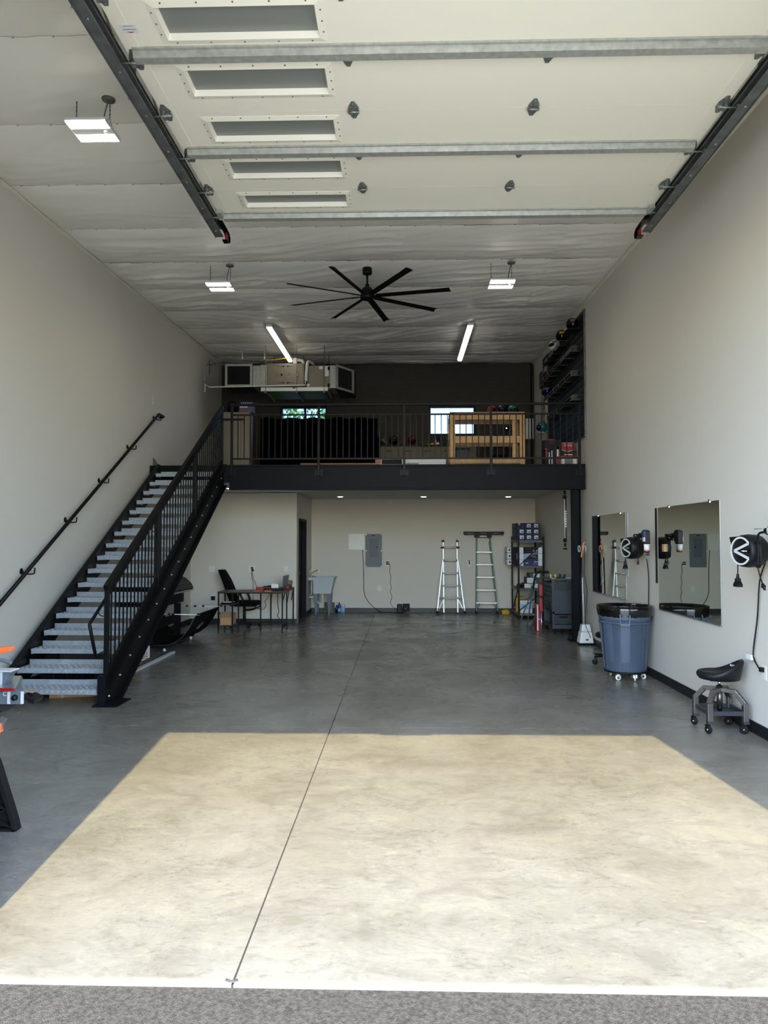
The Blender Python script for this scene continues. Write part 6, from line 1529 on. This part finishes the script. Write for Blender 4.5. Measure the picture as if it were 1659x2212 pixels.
for k in range(4):
    b = B(); b.box(1.00, 1.16, 15.93, 16.15, 3.751+.065*k, 3.751+.065*k+.060); o = tag(b.obj('drawer_box', M['panel_g'], bev=.003), 'small grey parts drawer on the bench, %s of the stack' % ['lowest', 'second from bottom', 'third from bottom', 'topmost'][k], 'parts drawer', 'parts drawers stacked on the bench')
    b2 = B(); b2.box(1.05, 1.11, 15.922, 15.929, 3.751+.065*k+.025, 3.751+.065*k+.035); b2.obj('pull', M['chrome'], o)
# lumber frame
t = thing('lumber_frame', 'open pine lumber bench frame standing behind the railing', 'frame', (1.44, 12.5, FZ))
W1 = .088
for y0 in (12.30, 12.78):
    for x in (.80, 1.987):
        b = B(); b.box(x, x+W1, y0, y0+.038, FZ, 3.825 if x > 1 else 3.81); b.obj('upright', M['wood'], t, bev=.004)
        if y0 < 12.5 and x > 1: b = B(); b.box(x-.12, x-.034, y0+.04, y0+.078, FZ, 3.81); b.obj('upright', M['wood'], t, bev=.004)
    for z0, z1 in ((3.70, 3.82), (3.30, 3.42), (FZ+.065, FZ+.165)):
        b = B(); b.box(.889, 1.986, y0+.002, y0+.036, z0, z1); b.obj('cross_rail', M['wood'], t, bev=.004)
for x in (.802, 1.989):
    for z0 in (3.70, 3.31, FZ+.02):
        b = B(); b.box(x, x+.038, 12.339, 12.779, z0, z0+.088); b.obj('side_rail', M['wood'], t, bev=.004)
b = B(); b.box(.80, 2.07, 12.30, 12.82, 3.826, 3.833); b.obj('shelf_sheet', M['wood'], t)
for (x, m_, lab) in ((1.545, 'redbr', 'glossy red helmet on top of the lumber frame'), (1.715, 'indigo', 'dark purple helmet between red and teal helmets'), (1.895, 'teal', 'teal and silver helmet on top of lumber frame')):
    t = thing('helmet', lab, 'helmet', (x, 12.52, 3.834), 'helmets in a row on the lumber frame')
    b = B(); b.sph((x, 12.52, 3.911), (.080, .105, .075), 20); b.obj('shell', M[m_], t)
    b = B(); b.sph((x, 12.445, 3.898), (.058, .05, .030), 16); b.obj('visor', M['black_gl'], t)
    b = B(); b.tube([(x-.035, 12.44, 3.945), (x-.03, 12.50, 3.968), (x-.03, 12.58, 3.968)], .006, 6); b.tube([(x+.035, 12.44, 3.945), (x+.03, 12.50, 3.968), (x+.03, 12.58, 3.968)], .006, 6); b.obj('vent_ridge', M['galv'] if m_ == 'teal' else M[m_], t)
b = B(); b.sph((1.83, 12.74, 3.93), (.22, .07, .095), 20); tag(b.obj('duffel_bag', M['fabric']), 'black duffel bag behind the row of helmets', 'bag')
t = thing('grey_tote', 'grey lidded tote seen through the lumber frame', 'tote', (1.14, 14.0, FZ))
b = B(); b.hexa([(1.04, 13.85, FZ), (1.24, 13.85, FZ), (1.24, 14.15, FZ), (1.04, 14.15, FZ), (1.02, 13.83, 3.38), (1.26, 13.83, 3.38), (1.26, 14.17, 3.38), (1.02, 14.17, 3.38)]); b.obj('tub', M['panel_g'], t, bev=.006)
b = B(); b.box(1.0, 1.28, 13.81, 14.19, 3.38, 3.41); b.obj('lid', M['black'], t, bev=.004); b = B(); b.box(1.04, 1.24, 13.86, 14.14, 3.411, 3.46); b.obj('tray', M['panel_g'], t)
t = thing('game_table', 'white topped table with dark legs behind the lumber frame', 'table', (2.15, 15.0, FZ))
b = B(); b.hexa([(1.88, 14.85, 3.57), (2.42, 14.75, 3.60), (2.42, 15.3, 3.60), (1.88, 15.3, 3.57), (1.88, 14.85, 3.60), (2.42, 14.75, 3.63), (2.42, 15.3, 3.63), (1.88, 15.3, 3.60)]); b.obj('top', M['white'], t)
for x in (1.93, 2.37):
    for y in (14.9, 15.25): b = B(); b.box(x-.02, x+.02, y-.02, y+.02, FZ, 3.57); b.obj('leg', M['black'], t)
t = thing('folding_chair', 'black chair standing in front of the white topped table', 'chair', (2.0, 14.6, FZ))
b = B(); b.box(1.80, 2.10, 14.45, 14.75, 3.30, 3.34); b.obj('seat', M['fabric'], t, bev=.01)
b = B(); b.box(1.82, 2.08, 14.44, 14.47, 3.50, 3.74); b.obj('backrest', M['fabric'], t, bev=.01)
for x in (1.82, 2.08):
    for y in (14.46, 14.73): b = B(); b.cyl((x, y, FZ), (x, y, 3.72 if y < 14.6 else 3.30), .010); b.obj('leg', M['black'], t)
t = thing('glint_stand', 'small glowing ball added for a glint, on dark stand behind lumber frame', 'glint_spot', (2.03, 14.2, FZ))  # made-up stand with a glowing ball, imitates a bright glint
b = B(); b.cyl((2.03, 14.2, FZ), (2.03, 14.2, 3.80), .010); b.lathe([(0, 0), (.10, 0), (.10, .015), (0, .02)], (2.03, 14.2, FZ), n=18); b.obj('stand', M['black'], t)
b = B(); b.lathe([(.05, -.03), (.03, .05), (0, .05)], (2.03, 14.2, 3.84), axis=(0, 1, 0), n=16); b.obj('glint_cone', M['black'], t)
b = B(); b.sph((2.03, 14.185, 3.84), .018, 12); b.obj('glint_ball', M['led'], t)
b = B(); b.box(2.80, 2.975, 16.485, 16.499, 3.95, 4.42); tag(b.obj('pinned_paper', M['paper']), 'white paper sheets pinned in the upper back corner', 'paper')
b = B(); b.cyl((2.93, 16.47, 2.89), (2.93, 16.47, 5.66), .016, n=10); tag(b.obj('conduit', M['black_pc']), 'dark vertical conduit in the upper back corner', 'conduit')
# slat wall
SWX = XR-.001
t = thing('slatwall', 'tall dark grey slatwall panel on right wall above mezzanine', 'slatwall', (2.98, 13.3, 3.35))
b = B(); b.box(SWX-.010, SWX, 11.85, 14.80, 3.36, 5.43); b.obj('backing', M['void'], t)
sl = None
for k in range(17):
    z0 = 3.365 + k*.1215
    if sl is None: b = B(); b.box(SWX-.024, SWX-.0101, 11.86, 14.79, z0, z0+.108); sl = b.obj('slat', M['slat'], t, bev=.002)
    else: o = sl.copy(); C.objects.link(o); o.location = sl.location + Vector((0, 0, .1215*k))
b = B(); b.box(SWX-.030, SWX, 11.83, 11.85, 3.34, 5.45); b.box(SWX-.030, SWX, 14.80, 14.82, 3.34, 5.45); b.box(SWX-.030, SWX, 11.85, 14.80, 5.43, 5.45); b.box(SWX-.030, SWX, 11.85, 14.80, 3.34, 3.36); b.obj('edge_trim', M['galv_dk'], t)
def bin_(y, z, lab, w=.40, d=.17, h=.085):
    x1 = SWX-.026; x0 = x1-d; t = thing('clear_bin', lab, 'shelf bin', (x0, y+w/2, z), 'clear acrylic bins hung on the slatwall')
    b = B(); th = .004
    b.box(x0, x1, y, y+w, z, z+th); b.box(x0, x0+th, y, y+w, z+th, z+h*.8); b.box(x0+th, x1, y, y+th, z+th, z+h); b.box(x0+th, x1, y+w-th, y+w, z+th, z+h)
    b.obj('tray', M['acryl'], t)
    b = B()
    for (p, q) in (((x0, y, z), (x0, y, z+h*.8)), ((x0, y, z), (x1, y, z)), ((x0, y, z+h*.8), (x0, y+w, z+h*.8)), ((x0, y, z+h), (x1, y, z+h)), ((x0, y, z), (x0, y+w, z))): b.cyl(p, q, .0022, n=4)
    b.obj('bright_edge', M['galv'], t)
    return t
rowz = [(5.13, (12.9, 13.45, 14.0), 'top row'), (4.80, (12.05, 12.52, 13.0, 13.45, 13.9, 14.35), 'second row'), (4.39, (12.05, 12.52, 13.0, 13.45, 13.9), 'third row'), (3.98, (12.05, 12.6, 13.15, 13.7), 'fourth row')]
pos = ['nearest the railing', 'second from the railing', 'third from the railing', 'fourth from the railing', 'fifth from the railing', 'sixth from the railing']
for z, yy, rn in rowz:
    for k, y in enumerate(yy): bin_(y, z, 'clear wall bin in %s, %s' % (rn, pos[k]))
for (y, x, z, m_, lab) in ((12.15, 2.86, 5.19, 'black_gl', 'black helmet on slatwall nearest the railing, top row'), (12.98, 2.86, 5.216+.01, 'black_gl', 'black helmet with yellow decal above the top wall bins'), (13.6, 2.86, 5.225, 'white', 'white helmet beside the black decal helmet'), (14.25, 2.84, 4.48, 'indigo', 'dark blue helmet at far end of wall bins')):
    t = thing('wall_helmet', lab, 'helmet', (x, y, z-.01), 'helmets on the slatwall')
    b = B(); b.sph((x, y, z+.10), (.105, .12, .105), 18); b.obj('shell', M[m_], t)
    b = B(); b.sph((x-.05, y-.03, z+.09), (.065, .10, .04), 14); b.obj('visor', M['black'], t)
    b = B(); b.obox((x-.02, y-.105, z+.13), (.08, .02, .04)); b.obj('decal', M['yellow' if 'yellow' in lab else 'galv_dk'], t)
t = thing('shelf_bracket', 'short grey shelf carrying black helmet at slatwall top', 'shelf', (2.86, 12.15, 5.16)); b = B(); b.box(2.74, SWX-.026, 11.98, 12.32, 5.165, 5.178); b.obj('board', M['slat'], t)
t = thing('teal_helmet', 'teal and blue helmet hanging low on wall past slatwall', 'helmet', (2.90, 14.5, 3.84))
b = B(); b.sph((2.88, 14.95, 3.98), (.11, .13, .12), 18); b.obj('shell', M['teal'], t); b = B(); b.sph((2.80, 14.90, 3.96), (.06, .09, .06), 14); b.obj('visor', M['indigo'], t); b = B(); b.box(2.79, 2.90, 14.85, 15.0, 3.83, 3.875); b.obj('chin_guard', M['galv'], t, bev=.01)
t = thing('race_poster', 'dark poster with white script and red band on wall', 'poster', (2.995, 15.1, 4.92))
b = B(); b.box(2.985, 2.999, 14.86, 15.40, 4.98, 5.50); b.obj('board', M['ink'], t); b = B(); b.box(2.983, 2.985, 14.87, 15.39, 4.99, 5.12); b.obj('red_band', M['red'], t)
text('drag', .20, M['paper'], t, (2.983, 15.12, 5.24), F_LEFT)
t = thing('small_poster', 'small framed pale picture beyond the race poster', 'poster', (2.995, 15.65, 4.95)); b = B(); b.box(2.985, 2.999, 15.52, 15.80, 4.95, 5.28); b.obj('frame', M['ink'], t); b = B(); b.box(2.983, 2.985, 15.54, 15.78, 4.97, 5.26); b.obj('picture', M['panel_d'], t)
t = thing('checkered_banner', 'black and white checkered strip hanging on upper right wall', 'banner', (2.995, 15.6, 4.1))
b = B(); b.box(2.990, 2.999, 15.30, 15.62, 4.10, 4.86); b.obj('strip', M['ink'], t)
b = B()
for i in range(4):
    for j in range(10):
        if (i+j) % 2: b.box(2.988, 2.990, 15.30+.08*i, 15.38+.08*i, 4.10+.076*j, 4.176+.076*j)
b.obj('white_square', M['chk_w'], t)
t = thing('medal_board', 'dark board with two round silver medals below poster', 'board', (2.995, 15.1, 4.62)); b = B(); b.box(2.985, 2.999, 14.90, 15.60, 4.88, 4.97); b.box(2.988, 2.999, 14.90, 15.28, 4.60, 4.879); b.obj('board', M['ink'], t)
for y in (15.02, 15.18): b = B(); b.lathe([(0, 0), (.05, 0), (.05, .01), (0, .012)], (2.987, y, 4.78), axis=(-1, 0, 0), n=16); b.obj('medal', M['galv'], t)
# boxes in the corner by the railing
def cbox(name, lab, q, m_, kids, group='tool cartons in the mezzanine corner'):
    t = carton(name, lab, q[0], q[1], q[2], q[3], q[4], q[5], m_, 'box', group)
    for (nm, mm, r) in kids:
        b = B(); b.box(r[0], r[1], q[2]-.002, q[2]-.0005, r[2], r[3]); b.obj(nm, M[mm], t)
    return t
a = cbox('tool_carton', 'black and red tool carton, top of left corner stack', (2.43, 2.62, 12.40, 12.75, 3.19, 3.37), 'ink', [('red_edge', 'redbr', (2.43, 2.62, 3.355, 3.369)), ('red_corner', 'redbr', (2.43, 2.50, 3.191, 3.215))])
text('M', .055, M['redbr'], a, (2.545, 12.397, 3.31), F_FRONT)
a = cbox('tool_carton', 'black and white striped tool carton, bottom of left stack', (2.44, 2.62, 12.42, 12.75, FZ, 3.189), 'ink', [('white_stripe', 'paper', (2.50, 2.515, 2.90, 3.15)), ('white_stripe', 'paper', (2.545, 2.56, 2.93, 3.18)), ('red_stripe', 'redbr', (2.45, 2.49, 3.04, 3.18)), ('red_foot', 'redbr', (2.45, 2.60, 2.89, 2.93))])
a = cbox('tool_carton', 'tall narrow black carton with white and red flash', (2.625, 2.70, 12.42, 12.70, FZ, 3.36), 'red', [('black_top', 'ink', (2.626, 2.699, 3.20, 3.359)), ('white_flash', 'paper', (2.64, 2.665, 3.08, 3.25))])
a = cbox('tool_carton', 'red carton with white lettering nearest the railing end', (2.71, 2.94, 12.40, 12.70, 3.085, 3.315), 'ink', [('red_face', 'redbr', (2.715, 2.935, 3.20, 3.305)), ('white_rule', 'paper', (2.715, 2.935, 3.307, 3.313))])
text('ITOMO', .042, M['paper'], a, (2.825, 12.396, 3.262), F_FRONT)
b = B(); b._add([(2.715, 12.398, 3.20), (2.825, 12.398, 3.165), (2.935, 12.398, 3.20)], [(0, 1, 2)]); b.obj('red_point', M['redbr'], a)
b = B(); b.bar((2.715, 12.397, 3.19), (2.825, 12.397, 3.155), .002, .008); b.bar((2.825, 12.397, 3.155), (2.935, 12.397, 3.19), .002, .008); b.box(2.76, 2.90, 12.396, 12.398, 3.10, 3.115); b.obj('white_rule', M['paper'], a)
a = cbox('tool_carton', 'white and red carton at the bottom by railing end', (2.71, 2.97, 12.38, 12.70, FZ, 3.084), 'paper', [('red_top', 'redbr', (2.71, 2.97, 3.04, 3.083)), ('dark_picture', 'galv_dk', (2.76, 2.90, 2.90, 3.03))])

b = B(); b.prism([(11.98, 2.885), (12.5, 2.885), (12.45, 2.93), (12.2, 2.95), (12.1, 3.00), (11.98, 3.03)], 'x', XL+.0005, XL+.003); tag(b.obj('torn_paper_patch', M['cab']), 'torn pale patch of wall paper beside the stair landing', 'patch')

# ================================================================ outside, seen through the upper windows
t = thing('garden_tree', 'leafy green tree outside seen through window above the sofa', 'tree', (-3.0, 24, 0))
b = B(); b.tube(curve_pts([(-3.0, 24, -.4), (-2.95, 24, 2), (-3.1, 24.1, 4), (-2.8, 24, 5.6)], 4), .20, 10, r1=.06)
for (dx, dy, z0, dz) in ((-1.0, .2, 3.0, 1.8), (1.1, -.3, 3.2, 1.6), (.5, .8, 3.8, 1.8), (-.6, -.7, 4.2, 1.6)): b.tube([(-3.02, 24, z0), (-3.0+dx*.5, 24+dy*.5, z0+dz*.55), (-3.0+dx, 24+dy, z0+dz)], .07, 6, r1=.02)
b.obj('trunk', M['bark'], t)
b = B(); random.seed(21)
for k in range(5200):
    while True:
        p = Vector((random.uniform(-1, 1), random.uniform(-1, 1), random.uniform(-1, 1)))
        if .25 < p.length < 1: break
    c = Vector((-2.5 + p.x*2.0, 24 + p.y*1.7, 5.2 + p.z*1.9))
    if noise.noise(c*1.3) < -.12: continue
    u = Vector((random.gauss(0, 1), random.gauss(0, 1), random.gauss(0, 1))).normalized(); v = u.orthogonal().normalized()
    s = random.uniform(.05, .10)
    b._add([c - u*s, c + v*s*.5, c + u*s, c - v*s*.5], [(0, 1, 2, 3)], False)
f = b.obj('foliage', M['leaf'], t); f['kind'] = 'stuff'
